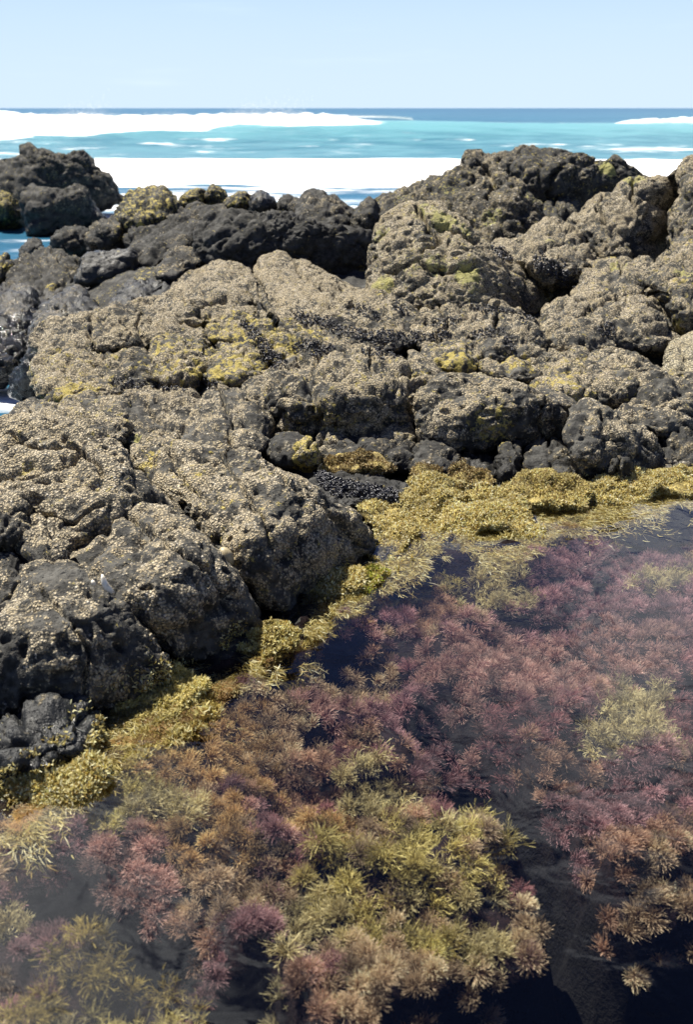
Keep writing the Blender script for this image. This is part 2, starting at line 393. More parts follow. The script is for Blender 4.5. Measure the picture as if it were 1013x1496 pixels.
# the long cracks that run over the stones: half width in photo pixels, then the line
CRACKS = [[6, (372, 384), (378, 410), (384, 440), (404, 474)], [4, (288, 452), (300, 478), (312, 505)], [5, (122, 655), (75, 690), (40, 705), (-5, 700)], [5, (150, 738), (100, 762), (60, 750)],
          [4, (606, 300), (628, 335), (640, 352), (622, 368)], [4, (640, 330), (672, 342), (700, 352)], [4, (560, 395), (610, 385), (650, 395), (700, 388)], [4, (884, 286), (876, 306), (884, 326)], [4, (928, 268), (922, 292), (938, 312), (930, 340)],
          [5, (846, 462), (880, 440), (920, 428), (968, 428)], [4, (905, 384), (920, 405), (950, 418)], [4, (135, 464), (130, 488), (140, 515)], [5, (205, 452), (200, 478), (215, 505)],
          [5, (400, 682), (440, 722), (500, 762), (535, 800)], [4, (318, 652), (345, 700), (380, 745), (400, 800)], [4, (240, 645), (262, 690), (300, 730)], [5, (60, 860), (110, 905), (130, 960), (120, 1010)], [4, (190, 760), (240, 790), (300, 830), (340, 880)],
          [4, (800, 580), (790, 620), (800, 650)], [4, (880, 600), (905, 650), (900, 700)], [4, (470, 512), (450, 560), (470, 600), (455, 650)], [4, (540, 505), (545, 545), (580, 575)], [4, (640, 445), (655, 470), (640, 500)], [4, (730, 448), (725, 480), (740, 505)],
          [4, (430, 380), (450, 410), (520, 440)], [3, (250, 430), (280, 445), (330, 440)], [4, (700, 235), (720, 265), (710, 290)], [4, (820, 240), (800, 280), (830, 320)], [4, (210, 590), (240, 620), (250, 655)], [4, (320, 570), (340, 610), (330, 660)], [5, (20, 640), (60, 660), (110, 650), (150, 690)]]
def rock(label, poly, prof, Tf=0.2, Tb=0.3, mat=None, lump=1.0, s1=0.28, cover=0.5, yellow=0.0, green=0.0, barn=1.0, name='boulder', pw=2.2, step=1.9, crack=0.5, cat='rock', facets=None):
    SEED[0] += 1; sd = SEED[0]
    if isinstance(prof, (int, float)): prof = [(0, prof), (1000, prof)]
    lump *= 0.75 if facets else 0.95
    if mat is M_DARK and np.mean([p[0] for p in poly]) < 540 and np.mean([p[1] for p in poly]) < 450: cover -= 0.22; lump *= 1.3     # sparser barnacles and stronger lumps on the dark rocks at upper left
    V, F, nf, px, py = body(poly, prof, Tf * 1.7 if not facets else Tf * 0.6, Tb, step, pw, facets=facets)
    N = normals_of(V, F)
    dist = float(np.median(V[:, 1])); sp = dist * step / FPX
    ext = float(np.ptp(V[:, 0])); s1 = min(s1, max(0.09, ext * 0.45))
    P = V + np.array([sd * 3.7, sd * 1.3, 0])
    wv = np.stack([vnoise(P / (s1 * 0.8), 90 + k) for k in range(3)], 1)
    Pw = P + wv * s1 * 0.30
    F1, F2, _ = worley(Pw / s1, 5)
    cr = sst(0.0, 0.28, F2 - F1)
    d = lump * s1 * (0.20 * (0.62 - F1) + 0.07 * crack * 2 * (cr - 0.8))
    s2 = s1 * 0.33
    G1, G2, gid = worley((P + wv * s1 * 0.12) / s2, 7)
    cr2 = sst(0.0, 0.3, G2 - G1)
    d = d + lump * s2 * (0.15 * (0.6 - G1) + 0.08 * (cr2 - 0.8) + 0.10 * (gid - 0.5))
    s3 = max(0.055, sp * 7)
    H1, H2, hid = worley((P + wv * 0.02) / s3, 8)
    d = d + lump * s3 * (0.12 * (0.6 - H1) + 0.10 * (hid - 0.5)) * (0.3 + 0.7 * sst(-0.3, 0.3, vnoise(P / 0.19, 15)))
    f3 = fbm(P / 0.06, 4, 11, 0.55)
    d = d + 0.013 * f3
    bs = max(0.013, sp * 2.6)
    B1, B2, bid = worley(P / bs, 9)
    big = sst(-0.25, 0.3, vnoise(P / 0.11, 14))
    d = d + barn * bs * (0.34 * (0.55 - B1) + 0.30 * (bid - 0.5)) * (0.15 + 0.85 * big)
    pitn = vnoise(P / 0.032, 31)
    d = d - 0.022 * barn * sst(0.25, 0.8, pitn)
    cq = np.full(nf, 9.0)
    for line in CRACKS:
        wq = line[0] * (1 + 0.35 * vnoise(P[:nf] / 0.05, 71))
        jx = px + 5 * vnoise(P[:nf] / 0.06, 72); jy = py + 5 * vnoise(P[:nf] / 0.06, 73)
        for (ax, ay), (bx, by) in zip(line[1:-1], line[2:]):
            ex, ey = bx - ax, by - ay
            if (jx.max() < min(ax, bx) - 20) or (jx.min() > max(ax, bx) + 20) or (jy.max() < min(ay, by) - 20) or (jy.min() > max(ay, by) + 20): continue
            t = np.clip(((jx - ax) * ex + (jy - ay) * ey) / (ex * ex + ey * ey), 0, 1)
            cq = np.minimum(cq, np.hypot(jx - ax - t * ex, jy - ay - t * ey) / wq)
    cut = np.zeros(len(V)); cut[:nf] = 1 - sst(0.2, 1.0, cq)
    d = d - cut * 0.042 * dist / 4
    V = V + N * d[:, None]
    V = V.astype(np.float32)
    up = N[:, 2]
    cv = cover - 0.04 + 0.62 * fbm(P / 0.20, 3, 21) + 0.75 * fbm(P / 0.055, 3, 22) + 0.22 * (cr - 0.5) + 0.22 * (cr2 - 0.6) + 0.10 * (up - 0.3)
    org = np.array([V[:, 0].mean(), V[:, 1].mean(), V[:, 2].min()])
    ob = mesh_obj(name, V, F, mat or M_TAN, origin=org)
    tag(ob, label, cat)
    RB.append(dict(o=ob, V=V, nf=nf, px=px, py=py, cv=cv, ye=np.full(len(V), yellow, np.float32) + 0.3 * yellow * fbm(P / 0.15, 2, 41), gr=np.full(len(V), green, np.float32), N=N, P=P, F=F))
    return ob

# ------------------------------------------------------------------ the ground: shelf, inlet and pool bed as one sheet
SHORE = [(-400, 1330), (-60, 1185), (60, 1160), (140, 1095), (205, 1040), (285, 990), (360, 965), (420, 925), (475, 890), (525, 850), (570, 822), (610, 790),
         (680, 800), (760, 792), (800, 765), (850, 742), (930, 730), (1040, 715), (1500, 690)]
SHX = np.array([at_z(a, b, 0.0)[:2] for a, b in SHORE])
def pool_side(X, Y):
    """signed distance to the water line in plan: positive inside the pool"""
    d = np.full(X.shape, 1e9); sgn = np.ones(X.shape)
    for (ax, ay), (bx, by) in zip(SHX[:-1], SHX[1:]):
        ex, ey = bx - ax, by - ay
        t = np.clip(((X - ax) * ex + (Y - ay) * ey) / (ex * ex + ey * ey), 0, 1)
        dx, dy = X - ax - t * ex, Y - ay - t * ey
        q = np.hypot(dx, dy); side = ex * (Y - ay) - ey * (X - ax)
        sgn = np.where(q < d, np.where(side < 0, 1.0, -1.0), sgn); d = np.minimum(q, d)
    return d * sgn
def inpoly(px, py, poly):
    P = np.array(poly, float); r = np.zeros(px.shape, bool)
    for (x0, y0), (x1, y1) in zip(P, np.roll(P, -1, 0)):
        c = (y0 > py) != (y1 > py)
        with np.errstate(divide='ignore', invalid='ignore'):
            r ^= c & (px < (x1 - x0) * (py - y0) / (y1 - y0) + x0)
    return r
# gullies and hollows between the weed beds (plan outlines, given where they show in the photograph)
GULLY = [
    [(672, 1058), (705, 1066), (745, 1095), (770, 1135), (810, 1170), (855, 1225), (878, 1268), (905, 1292), (960, 1306), (1060, 1300), (1060, 1560), (575, 1560), (590, 1432), (660, 1414), (730, 1390), (795, 1372), (822, 1335), (826, 1285), (808, 1240), (775, 1203), (742, 1166), (700, 1140), (668, 1105)],
    [(300, 1560), (310, 1450), (335, 1400), (385, 1390), (400, 1430), (425, 1480), (470, 1500), (520, 1560)],
    [(30, 1310), (60, 1285), (130, 1280), (190, 1300), (215, 1325), (260, 1320), (300, 1345), (290, 1375), (220, 1380), (150, 1345), (60, 1330)],
    [(590, 800), (625, 790), (640, 830), (610, 860), (600, 900), (560, 910), (540, 880), (565, 840)],
    [(490, 930), (560, 905), (640, 925), (650, 970), (600, 1000), (540, 985), (480, 985), (440, 960)],
    [(840, 770), (900, 735), (960, 728), (1060, 720), (1060, 800), (980, 795), (920, 800), (870, 790)],
    [(600, 1000), (680, 1010), (700, 1060), (640, 1060), (590, 1040)],
]
def bed_depth(X, Y):
    pxs, pys, _ = to_px(np.stack([X, Y, np.full(X.shape, -0.08)], -1))
    n = fbm(np.stack([X * 7, Y * 7, X * 0], -1).reshape(-1, 3), 3, 61).reshape(X.shape)
    g = np.zeros(X.shape)
    jx = pxs + 16 * n; jy = pys + 10 * n
    for k, poly in enumerate(GULLY):
        soft = np.mean([inpoly(jx + a, jy + b, poly) for a, b in [(a_, b_) for a_ in (-24, -12, 0, 12, 24) for b_ in (-18, -9, 0, 9, 18)]], 0)
        g = np.maximum(g, soft * (1.0, 1.0, 0.7, 0.12, 0.15, 0.22, 0.4)[k])
    d = np.maximum(0, pool_side(X, Y))
    reef = 0.035 + 0.06 * sst(0.0, 0.3, d) + 0.025 * n
    reef = reef + 0.08 * sst(0.1, 0.4, np.abs(fbm(np.stack([X * 3.1, Y * 3.1, X * 0 + 4], -1).reshape(-1, 3), 2, 66).reshape(X.shape)))
    return np.maximum(reef * np.clip(d / 0.06, 0, 1), 0.012) + 0.50 * g, g
def ground_z(X, Y):
    s = pool_side(X, Y)
    bd, g = bed_depth(X, Y)
    shelf = np.interp(Y, [-3, 1, 3, 4.4, 5.0, 6.0, 7.2, 8.6, 10.0, 11.5, 13.0, 16.0, 22], [0.1, 0.05, 0.06, 0.0, 0.02, 0.10, 0.28, 0.38, 0.30, -0.05, -0.5, -1.2, -1.6])
    left = sst(-1.30 - 0.05 * (Y - 4), -2.0 - 0.08 * (Y - 4), X) * sst(4.3, 5.2, Y) * (1 - 0.75 * sst(7.3, 8.2, Y) * (1 - sst(10.5, 12.0, Y)))
    shelf = shelf * (1 - left) - 0.75 * left
    n = fbm(np.stack([X * 3, Y * 3, X * 0], -1).reshape(-1, 3), 4, 71).reshape(X.shape)
    land = np.minimum(shelf - 0.06 + 0.06 * n, 0.0 + np.maximum(-s, 0) * 0.35)
    return np.where(s > 0, -bd, land), g * (s > 0)
def grid_mesh(xs, ys):
    X, Y = np.meshgrid(xs, ys); k = np.arange(X.size).reshape(X.shape)
    F = np.stack([k[:-1, :-1], k[:-1, 1:], k[1:, 1:], k[1:, :-1]], -1).reshape(-1, 4)
    return X, Y, F
xs = np.concatenate([np.linspace(-9, -2.6, 40), np.linspace(-2.55, 2.6, 260), np.linspace(2.65, 9, 40)])
ys = np.concatenate([np.linspace(-3, 1.0, 20), np.linspace(1.03, 5.2, 230), np.linspace(5.24, 13, 170), np.linspace(13.1, 26, 40)])
GX, GY, GF = grid_mesh(xs, ys)
GZ, GG = ground_z(GX, GY)
GV = np.stack([GX, GY, GZ], -1).reshape(-1, 3)
gn = fbm(GV / 0.06, 4, 81, 0.6); dry = (pool_side(GX, GY).ravel() < 0)
GV[:, 2] += np.where(dry, 0.03, 0.012) * gn
fc = GV[GF].mean(1); wetf = pool_side(fc[:, 0], fc[:, 1]) > -0.02
def sub(V, F, **at):
    u = np.zeros(len(V), bool); u[F.ravel()] = True; m = np.cumsum(u) - 1
    return V[u], m[F], {k: v[u] for k, v in at.items()}
v_, f_, a_ = sub(GV, GF[wetf], weedy=np.clip(1 - 3 * GG, 0, 1).ravel()); tag(mesh_obj("pool_bed", v_, f_, M_BED, attrs=a_), kind="structure")
v_, f_, a_ = sub(GV, GF[~wetf], cover=np.where(GY.ravel() > 7.6, 0.0, 0.25) + 0.3 * gn, yellow=0.15 + 0.5 * fbm(GV / 0.3, 2, 85), green=0 * gn)
tag(mesh_obj("rock_shelf", v_, f_, M_DARK, attrs=a_), kind="structure")

# ------------------------------------------------------------------ the sea: swell, breaker, wash; horizon
def sea_height(X, Y):
    n = fbm(np.stack([X * 0.10, Y * 0.25, X * 0], -1).reshape(-1, 3), 4, 101).reshape(X.shape)
    crest = 62 + 5 * fbm(np.stack([X * 0.03, X * 0, X * 0 + 3], -1).reshape(-1, 3), 2, 102).reshape(X.shape)
    u = Y - crest
    face = np.where(u < 0, np.exp(-(u / 7.5) ** 2), np.exp(-(u / 13.0) ** 2))
    amp = 1.18 - 0.15 * sst(2, 12, X)
    z = -0.3 + amp * face + 0.10 * n * sst(20, 45, Y)
    z += 0.06 * np.exp(-((Y - 42 - 1.5 * n) / 2.2) ** 2)                          # bore at the seaward edge of the wash
    z += 0.55 * np.exp(-((Y - 108) / 14) ** 2) + 0.5 * np.exp(-((Y - 190) / 25) ** 2)
    z += 0.035 * fbm(np.stack([X * 0.9, Y * 1.3, X * 0], -1).reshape(-1, 3), 3, 104).reshape(X.shape)
    return z, u, n
ysea = np.concatenate([np.linspace(4.8, 24, 60), np.linspace(24.3, 90, 330), np.geomspace(91, 420, 110), np.geomspace(440, 14000, 24)])
xsea = np.concatenate([-np.geomspace(9000, 62, 22), np.linspace(-60, 60, 320), np.geomspace(62, 9000, 22)])
SX, SY, SF = grid_mesh(xsea, ysea)
SZ, SU, SN = sea_height(SX, SY)
far = sst(250, 420, SY); SZ = SZ * (1 - far) + (-0.3) * far
spx, spy, _ = to_px(np.stack([SX, SY, SZ], -1))
shal = sst(-30, -5, -np.abs(SU + 6)) * 1.0
shal = np.maximum(shal, 1 - sst(50, 66, SY)); shal = np.maximum(shal, 0.62 * (1 - sst(66, 190, SY)))
shal = np.maximum(shal, 0.25 * (1 - sst(150, 900, SY)))
SR = fbm(np.stack([SX * 0.35, SY * 0.6, SX * 0], -1).reshape(-1, 3), 4, 143).reshape(SX.shape)
wash = sst(24.5, 31.5, SY + 2 * SN + 5 * SR) * (1 - sst(41.0, 43.0, SY + 2 * SN + 1.2 * SR))
foam = wash * 1.05
foam = np.maximum(foam, (0.36 + 0.20 * sst(17, 22, SY) + 0.35 * SR) * (1 - sst(24, 33, SY)))
shal = shal * (0.10 + 0.90 * sst(24, 40, SY))
left = 1 - sst(-1.5, 4.5, SX + 1.5 * SN)
foam = np.maximum(foam, left * sst(-7.5, -4.5, SU + 1.6 * fbm(np.stack([SX * 0.55, SY * 0.3, SX * 0 + 8], -1).reshape(-1, 3), 4, 141).reshape(SX.shape) + 6 * fbm(np.stack([SX * 0.13, SX * 0, SX * 0 + 6], -1).reshape(-1, 3), 3, 140).reshape(SX.shape)) * (1 - sst(14, 24, SU)) * 1.0)
foam = np.maximum(foam, sst(14.5, 16.5, SX) * sst(-1, 0.5, SU) * (1 - sst(2, 5, SU)) * 0.95 * (1 - sst(21, 24, SX)))
foam = np.maximum(foam, 0.55 * np.exp(-((SX - 13) / 4.5) ** 2) * np.exp(-((SY - 50) / 2.5) ** 2))
foam = np.maximum(foam, (0.28 + 0.3 * SR) * sst(40, 46, SY) * (1 - sst(52, 60, SY)))
foam = np.maximum(foam, 0.30 * sst(92, 104, SY) * (1 - sst(112, 130, SY)))
v_, f_, a_ = sub(np.stack([SX, SY, SZ], -1).reshape(-1, 3), SF, shallow=np.clip(shal, 0, 1).ravel(), foam=foam.ravel())
tag(mesh_obj("sea", v_, f_, M_SEA, attrs=a_), kind="structure")

def foam_pile(x0, x1, h, seed, yw=3.0, n=220):
    """a tumbling roll of white water lying on the crest of the breaker"""
    a = np.linspace(0, 2 * math.pi, 40, endpoint=False); t = np.linspace(0, 1, n)
    T, A = np.meshgrid(t, a, indexing='ij'); X = x0 + (x1 - x0) * T
    crest = 62 + 5 * fbm(np.stack([X * 0.03, X * 0, X * 0 + 3], -1).reshape(-1, 3), 2, 102).reshape(X.shape)
    prof = np.clip(np.minimum(T, 1 - T) * 9, 0, 1) ** 0.5 * (0.72 + 0.5 * fbm(np.stack([X * 0.16, X * 0, X * 0 + seed], -1).reshape(-1, 3), 3, 111).reshape(X.shape))
    Y = crest + 0.5 + yw * prof * np.cos(A); Z = 0.62 + h * prof * np.sin(A)
    V = np.stack([X, Y, Z], -1).reshape(-1, 3)
    N = np.stack([0 * A, np.cos(A), np.sin(A)], -1).reshape(-1, 3)
    F1, _, _ = worley(V / 0.9, 113); f = fbm(V / 0.5, 4, 115, 0.6)
    V = V + N * (0.28 * (0.6 - F1) + 0.22 * f)[:, None] * np.clip(prof, 0, 1).reshape(-1, 1)
    k = np.arange(V.shape[0]).reshape(n, 40)
    F = np.stack([k[:-1], np.roll(k, -1, 1)[:-1], np.roll(k, -1, 1)[1:], k[1:]], -1).reshape(-1, 4)
    return V, F
V, F = foam_pile(-42, 2.2, 0.72, 2.0, 3.6)
tag(mesh_obj("breaking_wave", V, F, M_FOAM, origin=V.mean(0)), "long white breaking wave crest tumbling across the left half of the sea", "wave")
V, F = foam_pile(14.2, 26, 0.52, 7.0, 2.2, 110)
tag(mesh_obj("breaking_wave", V, F, M_FOAM, origin=V.mean(0)), "short white breaking wave crest at the right edge of the sea", "wave")
rs = np.random.default_rng(5)
nd = 60000
X = rs.uniform(-40, 3.5, nd); base = 0.62 + 0.62 * (0.75 + 0.5 * fbm(np.stack([X * 0.16, X * 0, X * 0 + 2.0], -1), 3, 111))
gust = np.clip(0.40 + 1.1 * fbm(np.stack([X * 0.22, X * 0, X * 0 + 9], -1), 3, 131), 0.25, 1)
Zs = base - 0.12 + rs.exponential(0.10, nd) * gust ** 1.6 * 1.9; Ys = 62.5 + 5 * fbm(np.stack([X * 0.03, X * 0, X * 0 + 3], -1), 2, 102) + rs.normal(0, 1.4, nd)
C = np.stack([X + (Zs - base) * 1.2, Ys, Zs], -1)
tet = np.array([[1, 1, 1], [1, -1, -1], [-1, 1, -1], [-1, -1, 1]], float) * rs.uniform(0.004, 0.011, (nd, 1, 1))
V = (C[:, None] + tet).reshape(-1, 3); q = np.arange(nd)[:, None, None] * 4 + np.array([[0, 1, 2], [0, 3, 1], [0, 2, 3], [1, 3, 2]])
tag(mesh_obj("sea_spray", V, q.reshape(-1, 3), M_FOAM, origin=C.mean(0)), "white spray blowing off the top of the long breaking wave", "spray", kind="stuff")

# ------------------------------------------------------------------ boulders, far to near
def zz(pairs): return [(py, Yz(py, z)) for py, z in pairs]
# sea rocks on the left
rock("tall ragged dark rock standing in the surf at the far left", [(-20, 240), (5, 232), (28, 228), (30, 214), (42, 211), (52, 220), (62, 216), (72, 222), (84, 226), (95, 222), (108, 220), (122, 222), (133, 232), (142, 248), (152, 257), (160, 259), (168, 272), (178, 285), (182, 296), (150, 304), (60, 310), (-20, 306)], [(300, 19.8), (212, 20.6)], 0.7, 0.8, M_DARK, 1.0, 0.6, 0.15, 0.15, facets=[(0.3, -0.9, 0.25, 80, 300, 19.8), (-0.5, -0.6, 0.6, 30, 260)])
rock("square black sea rock in front of the tall ragged one", [(33, 318), (33, 300), (36, 282), (45, 270), (60, 271), (78, 275), (92, 273), (108, 270), (122, 274), (132, 283), (138, 300), (150, 318), (152, 328), (120, 338), (80, 344), (40, 346)], 17.0, 0.5, 0.6, M_DARK, 1.0, 0.5, 0.0, 0.1, pw=3, facets=[(0.2, -0.97, 0.1, 90, 338, 17.0), (-0.1, -0.3, 0.95, 90, 280)])
rock("yellowish weedy rock cut by the left edge, beside the square black sea rock", [(-25, 281), (2, 281), (15, 287), (28, 298), (33, 312), (32, 330), (10, 337), (-25, 338)], 17.6, 0.4, 0.5, M_DARK, 1.0, 0.4, 0.2, 0.55)
# dark ridge behind the tan slab
rock("round rock tufted with golden weed, left end of the dark ridge by the surf", [(166, 318), (172, 305), (182, 292), (192, 281), (205, 276), (222, 275), (240, 276), (252, 283), (262, 300), (255, 325), (230, 340), (205, 345), (178, 335)], [(340, 9.9), (276, 10.4)], 0.3, 0.35, M_DARK, 1.2, 0.2, 0.2, 0.5, 0.2)
rock("small golden weed-topped rock on the skyline right of the round weedy rock", [(252, 300), (262, 288), (276, 279), (290, 276), (300, 283), (300, 302), (280, 310), (260, 310)], 10.9, 0.2, 0.25, M_DARK, 1.1, 0.15, 0.2, 0.5, 0.2)
rock("golden pointed rock second along the skyline of the dark ridge", [(296, 292), (302, 275), (314, 271), (326, 277), (332, 288), (325, 300), (305, 302)], 10.9, 0.18, 0.2, M_DARK, 1.1, 0.15, 0.2, 0.5, 0.2)
rock("dull yellow-grey rock on the dark ridge left of the domed black knob", [(328, 300), (340, 284), (355, 279), (367, 285), (370, 302), (350, 312), (332, 310)], 10.2, 0.18, 0.2, M_DARK, 1.0, 0.15, 0.3, 0.4)
rock("smooth domed black knob on the crest of the dark ridge", [(362, 300), (368, 285), (382, 279), (395, 285), (404, 298), (402, 318), (380, 325), (365, 318)], 10.0, 0.2, 0.22, M_WET, 0.7, 0.15, 0.25, 0)
rock("little dark rock in the dip of the ridge skyline", [(402, 312), (408, 290), (418, 284), (430, 290), (434, 308), (418, 325)], 10.0, 0.15, 0.2, M_DARK, 0.9, 0.15, 0.15, 0)
rock("broad lumpy dark rock with grey shoulders, highest on the ridge", [(424, 312), (428, 296), (440, 286), (455, 281), (475, 283), (490, 290), (503, 297), (518, 304), (528, 320), (528, 350), (480, 365), (440, 350), (425, 330)], [(350, 9.2), (282, 9.8)], 0.3, 0.35, M_DARK, 1.2, 0.22, 0.35, 0)
rock("narrow dark rock wedged between the ridge and the green streaked dome", [(514, 320), (525, 302), (536, 290), (550, 294), (556, 330), (550, 360), (530, 365), (515, 345)], 9.2, 0.2, 0.25, M_DARK, 1.0, 0.2, 0.3, 0.1)
rock("long black rock wall in deep shade behind the tan slab", [(284, 345), (296, 322), (315, 310), (340, 303), (365, 305), (395, 306), (420, 312), (450, 322), (490, 330), (520, 335), (548, 345), (552, 400), (500, 422), (400, 410), (310, 402), (285, 380)], [(405, 8.5), (320, 8.7), (305, 9.2)], 0.2, 0.4, M_DARK, 1.4, 0.2, -0.25, 0, facets=[(0.15, -0.98, 0.02, 420, 405, 8.4), (-0.1, -0.35, 0.93, 420, 326)])
rock("broken grey rock under the round weedy rock, lit on its left", [(125, 350), (135, 332), (155, 322), (172, 318), (188, 330), (195, 352), (182, 376), (150, 378), (130, 368)], 10.1, 0.25, 0.3, M_DARK, 1.3, 0.15, 0.35, 0.05)
rock("dark grey folded rock running up to the ridge crest", [(183, 350), (195, 328), (215, 322), (240, 318), (262, 306), (290, 300), (325, 300), (335, 318), (300, 338), (285, 355), (255, 370), (215, 375), (190, 378)], [(375, 9.4), (305, 10.1)], 0.25, 0.3, M_DARK, 1.3, 0.18, 0.2, 0.05)
rock("craggy dark grey rock with a steep black right side below the ridge", [(194, 388), (198, 362), (213, 346), (240, 343), (258, 333), (285, 322), (302, 340), (296, 368), (264, 388), (230, 396), (205, 408)], [(400, 8.7), (325, 9.3)], 0.25, 0.3, M_DARK, 1.3, 0.18, 0.25, 0)
rock("low dark rock at the edge of the still inlet", [(72, 362), (80, 342), (100, 333), (118, 334), (130, 340), (138, 355), (130, 378), (95, 388)], 11.3, 0.25, 0.3, M_DARK, 1.2, 0.2, 0.15, 0)
rock("small flat black rock reaching furthest into the inlet", [(28, 372), (35, 356), (50, 350), (64, 356), (62, 376), (40, 386)], 11.7, 0.2, 0.25, M_DARK, 1.0, 0.2, 0.1, 0)
rock("wide heap-like dark rock with many knobs near the left edge", [(-5, 440), (8, 405), (28, 378), (60, 366), (90, 370), (114, 383), (122, 402), (110, 432), (70, 450), (25, 455)], [(450, 8.9), (368, 10.6)], 0.3, 0.35, M_DARK, 1.5, 0.2, 0.3, 0.1)
rock("dark rock at the left edge with an ochre stain", [(-25, 430), (-20, 385), (0, 372), (14, 378), (24, 395), (10, 432)], 10.2, 0.25, 0.3, M_DARK, 1.2, 0.2, 0.1, 0.3)
rock("large smooth black boulder with a squared end above the slanting rocks", [(112, 416), (115, 390), (124, 372), (140, 366), (165, 366), (190, 363), (200, 378), (199, 408), (180, 420), (140, 420)], [(416, 8.6), (380, 8.8), (366, 9.1)], 0.2, 0.35, M_WET, 0.7, 0.3, 0.0, 0, pw=3, facets=[(0.35, -0.93, 0.12, 155, 414, 8.6), (-0.2, -0.4, 0.9, 150, 378)])
rock("rounded wet black boulder at the left edge above the inlet", [(-25, 480), (0, 440), (15, 421), (30, 417), (48, 421), (58, 440), (64, 470), (60, 510), (45, 550), (15, 565), (-25, 560)], [(555, 7.6), (420, 8.6)], 0.3, 0.4, M_WET, 1.0, 0.25, 0.2, 0)
rock("slanting slate-grey rock with a pale upper edge left of the tan slab", [(38, 495), (48, 468), (60, 450), (80, 432), (105, 420), (118, 423), (132, 437), (150, 455), (150, 475), (100, 490), (60, 505)], [(495, 7.2), (421, 8.0)], 0.2, 0.35, M_WET, 0.8, 0.25, 0.35, 0)
rock("angular black rock splinter lying along the top of the tan slab", [(150, 462), (172, 430), (190, 412), (210, 408), (240, 412), (258, 400), (266, 412), (250, 438), (215, 452), (180, 462)], [(460, 7.3), (402, 8.1)], 0.15, 0.3, M_WET, 1.1, 0.2, 0.0, 0)
rock("grey tilted rock beneath the craggy one, touching the slab", [(226, 402), (238, 375), (255, 363), (275, 360), (294, 365), (300, 382), (275, 396), (250, 408)], [(405, 7.9), (362, 8.6)], 0.15, 0.25, M_DARK, 0.9, 0.18, 0.5, 0)
rock("silvery wet rock at the water's edge on the far left", [(-25, 520), (5, 515), (20, 521), (28, 537), (20, 558), (0, 568), (-25, 568)], 7.1, 0.12, 0.2, M_WET, 1.1, 0.12, 0.5, 0)
rock("black shaded rock between the inlet and the slab's left end", [(12, 574), (22, 540), (42, 512), (56, 488), (72, 505), (80, 560), (66, 582), (35, 584)], 6.6, 0.15, 0.25, M_WET, 1.0, 0.2, -0.2, 0)
# headland on the right
rock("low dark brown ridge sloping from the dome up to the headland", [(536, 312), (552, 294), (575, 282), (600, 272), (630, 264), (650, 258), (668, 245), (690, 258), (702, 300), (695, 350), (640, 360), (580, 350), (548, 340)], [(340, 9.4), (262, 10.2)], 0.25, 0.4, M_DARK, 1.4, 0.22, 0.3, 0.25)
rock("weathered grey crag forming the left summit of the headland", [(668, 262), (674, 238), (682, 223), (695, 222), (715, 228), (735, 224), (755, 217), (768, 213), (788, 222), (805, 240), (795, 280), (760, 300), (720, 305), (690, 300), (674, 282)], [(290, 10.4), (215, 11.2)], 0.35, 0.5, M_DARK, 1.4, 0.3, 0.6, 0.05, facets=[(-0.35, -0.65, 0.65, 700, 290, 10.3), (0.4, -0.85, 0.3, 745, 250)])
rock("big dark headland rock with a shaded face and lumpy top on the right skyline", [(750, 238), (765, 216), (780, 216), (800, 220), (822, 221), (845, 226), (865, 230), (880, 240), (890, 231), (902, 229), (912, 240), (925, 247), (945, 253), (965, 263), (960, 290), (920, 330), (870, 355), (830, 360), (790, 345), (765, 310), (750, 270)], [(345, 10.2), (240, 10.9), (217, 11.6)], 0.3, 0.5, M_DARK, 1.4, 0.35, 0.1, 0.22, facets=[(0.45, -0.86, 0.22, 830, 340, 10.0), (0, -0.25, 0.97, 820, 236), (-0.6, -0.6, 0.5, 770, 270)])
rock("pale grey craggy block standing right of the dome top", [(662, 305), (670, 280), (690, 268), (715, 258), (735, 254), (757, 263), (775, 285), (796, 312), (805, 350), (775, 375), (730, 390), (690, 375), (668, 340)], [(385, 8.9), (300, 9.3), (256, 9.9)], 0.3, 0.4, M_DARK, 1.5, 0.22, 0.62, 0.15, facets=[(-0.4, -0.6, 0.68, 700, 370, 8.9), (0.5, -0.8, 0.3, 750, 320)])
rock("rounded brown boulder in shade at the foot of the headland face", [(770, 345), (780, 310), (800, 290), (825, 285), (845, 300), (850, 330), (830, 360), (795, 370)], [(360, 9.3), (290, 9.9)], 0.25, 0.35, M_DARK, 1.2, 0.2, 0.1, 0.25)
rock("tan domed boulder streaked with green algae, tallest in the middle of the shore", [(535, 425), (538, 395), (542, 365), (547, 340), (556, 322), (570, 308), (590, 297), (612, 291), (632, 291), (655, 299), (672, 312), (684, 328), (702, 348), (728, 375), (765, 398), (805, 432), (775, 458), (700, 465), (640, 462), (580, 455), (548, 445)], [(460, 6.5), (400, 6.9), (340, 7.3), (291, 7.9)], 0.30, 0.5, M_TAN, 0.8, 0.3, 0.85, 0.22, 0.25, facets=[(-0.2, -0.66, 0.74, 620, 450, 6.5), (0.75, -0.4, 0.5, 695, 370)])
rock("knobbly tan boulder with black mussel hollows between dome and right-hand slab", [(712, 375), (722, 355), (745, 349), (760, 345), (780, 330), (800, 321), (820, 322), (840, 334), (856, 350), (872, 375), (890, 398), (870, 418), (840, 425), (800, 425), (768, 405), (738, 392)], [(415, 7.2), (380, 7.35), (322, 8.0)], 0.28, 0.4, M_TAN, 1.5, 0.26, 0.6, 0.1)
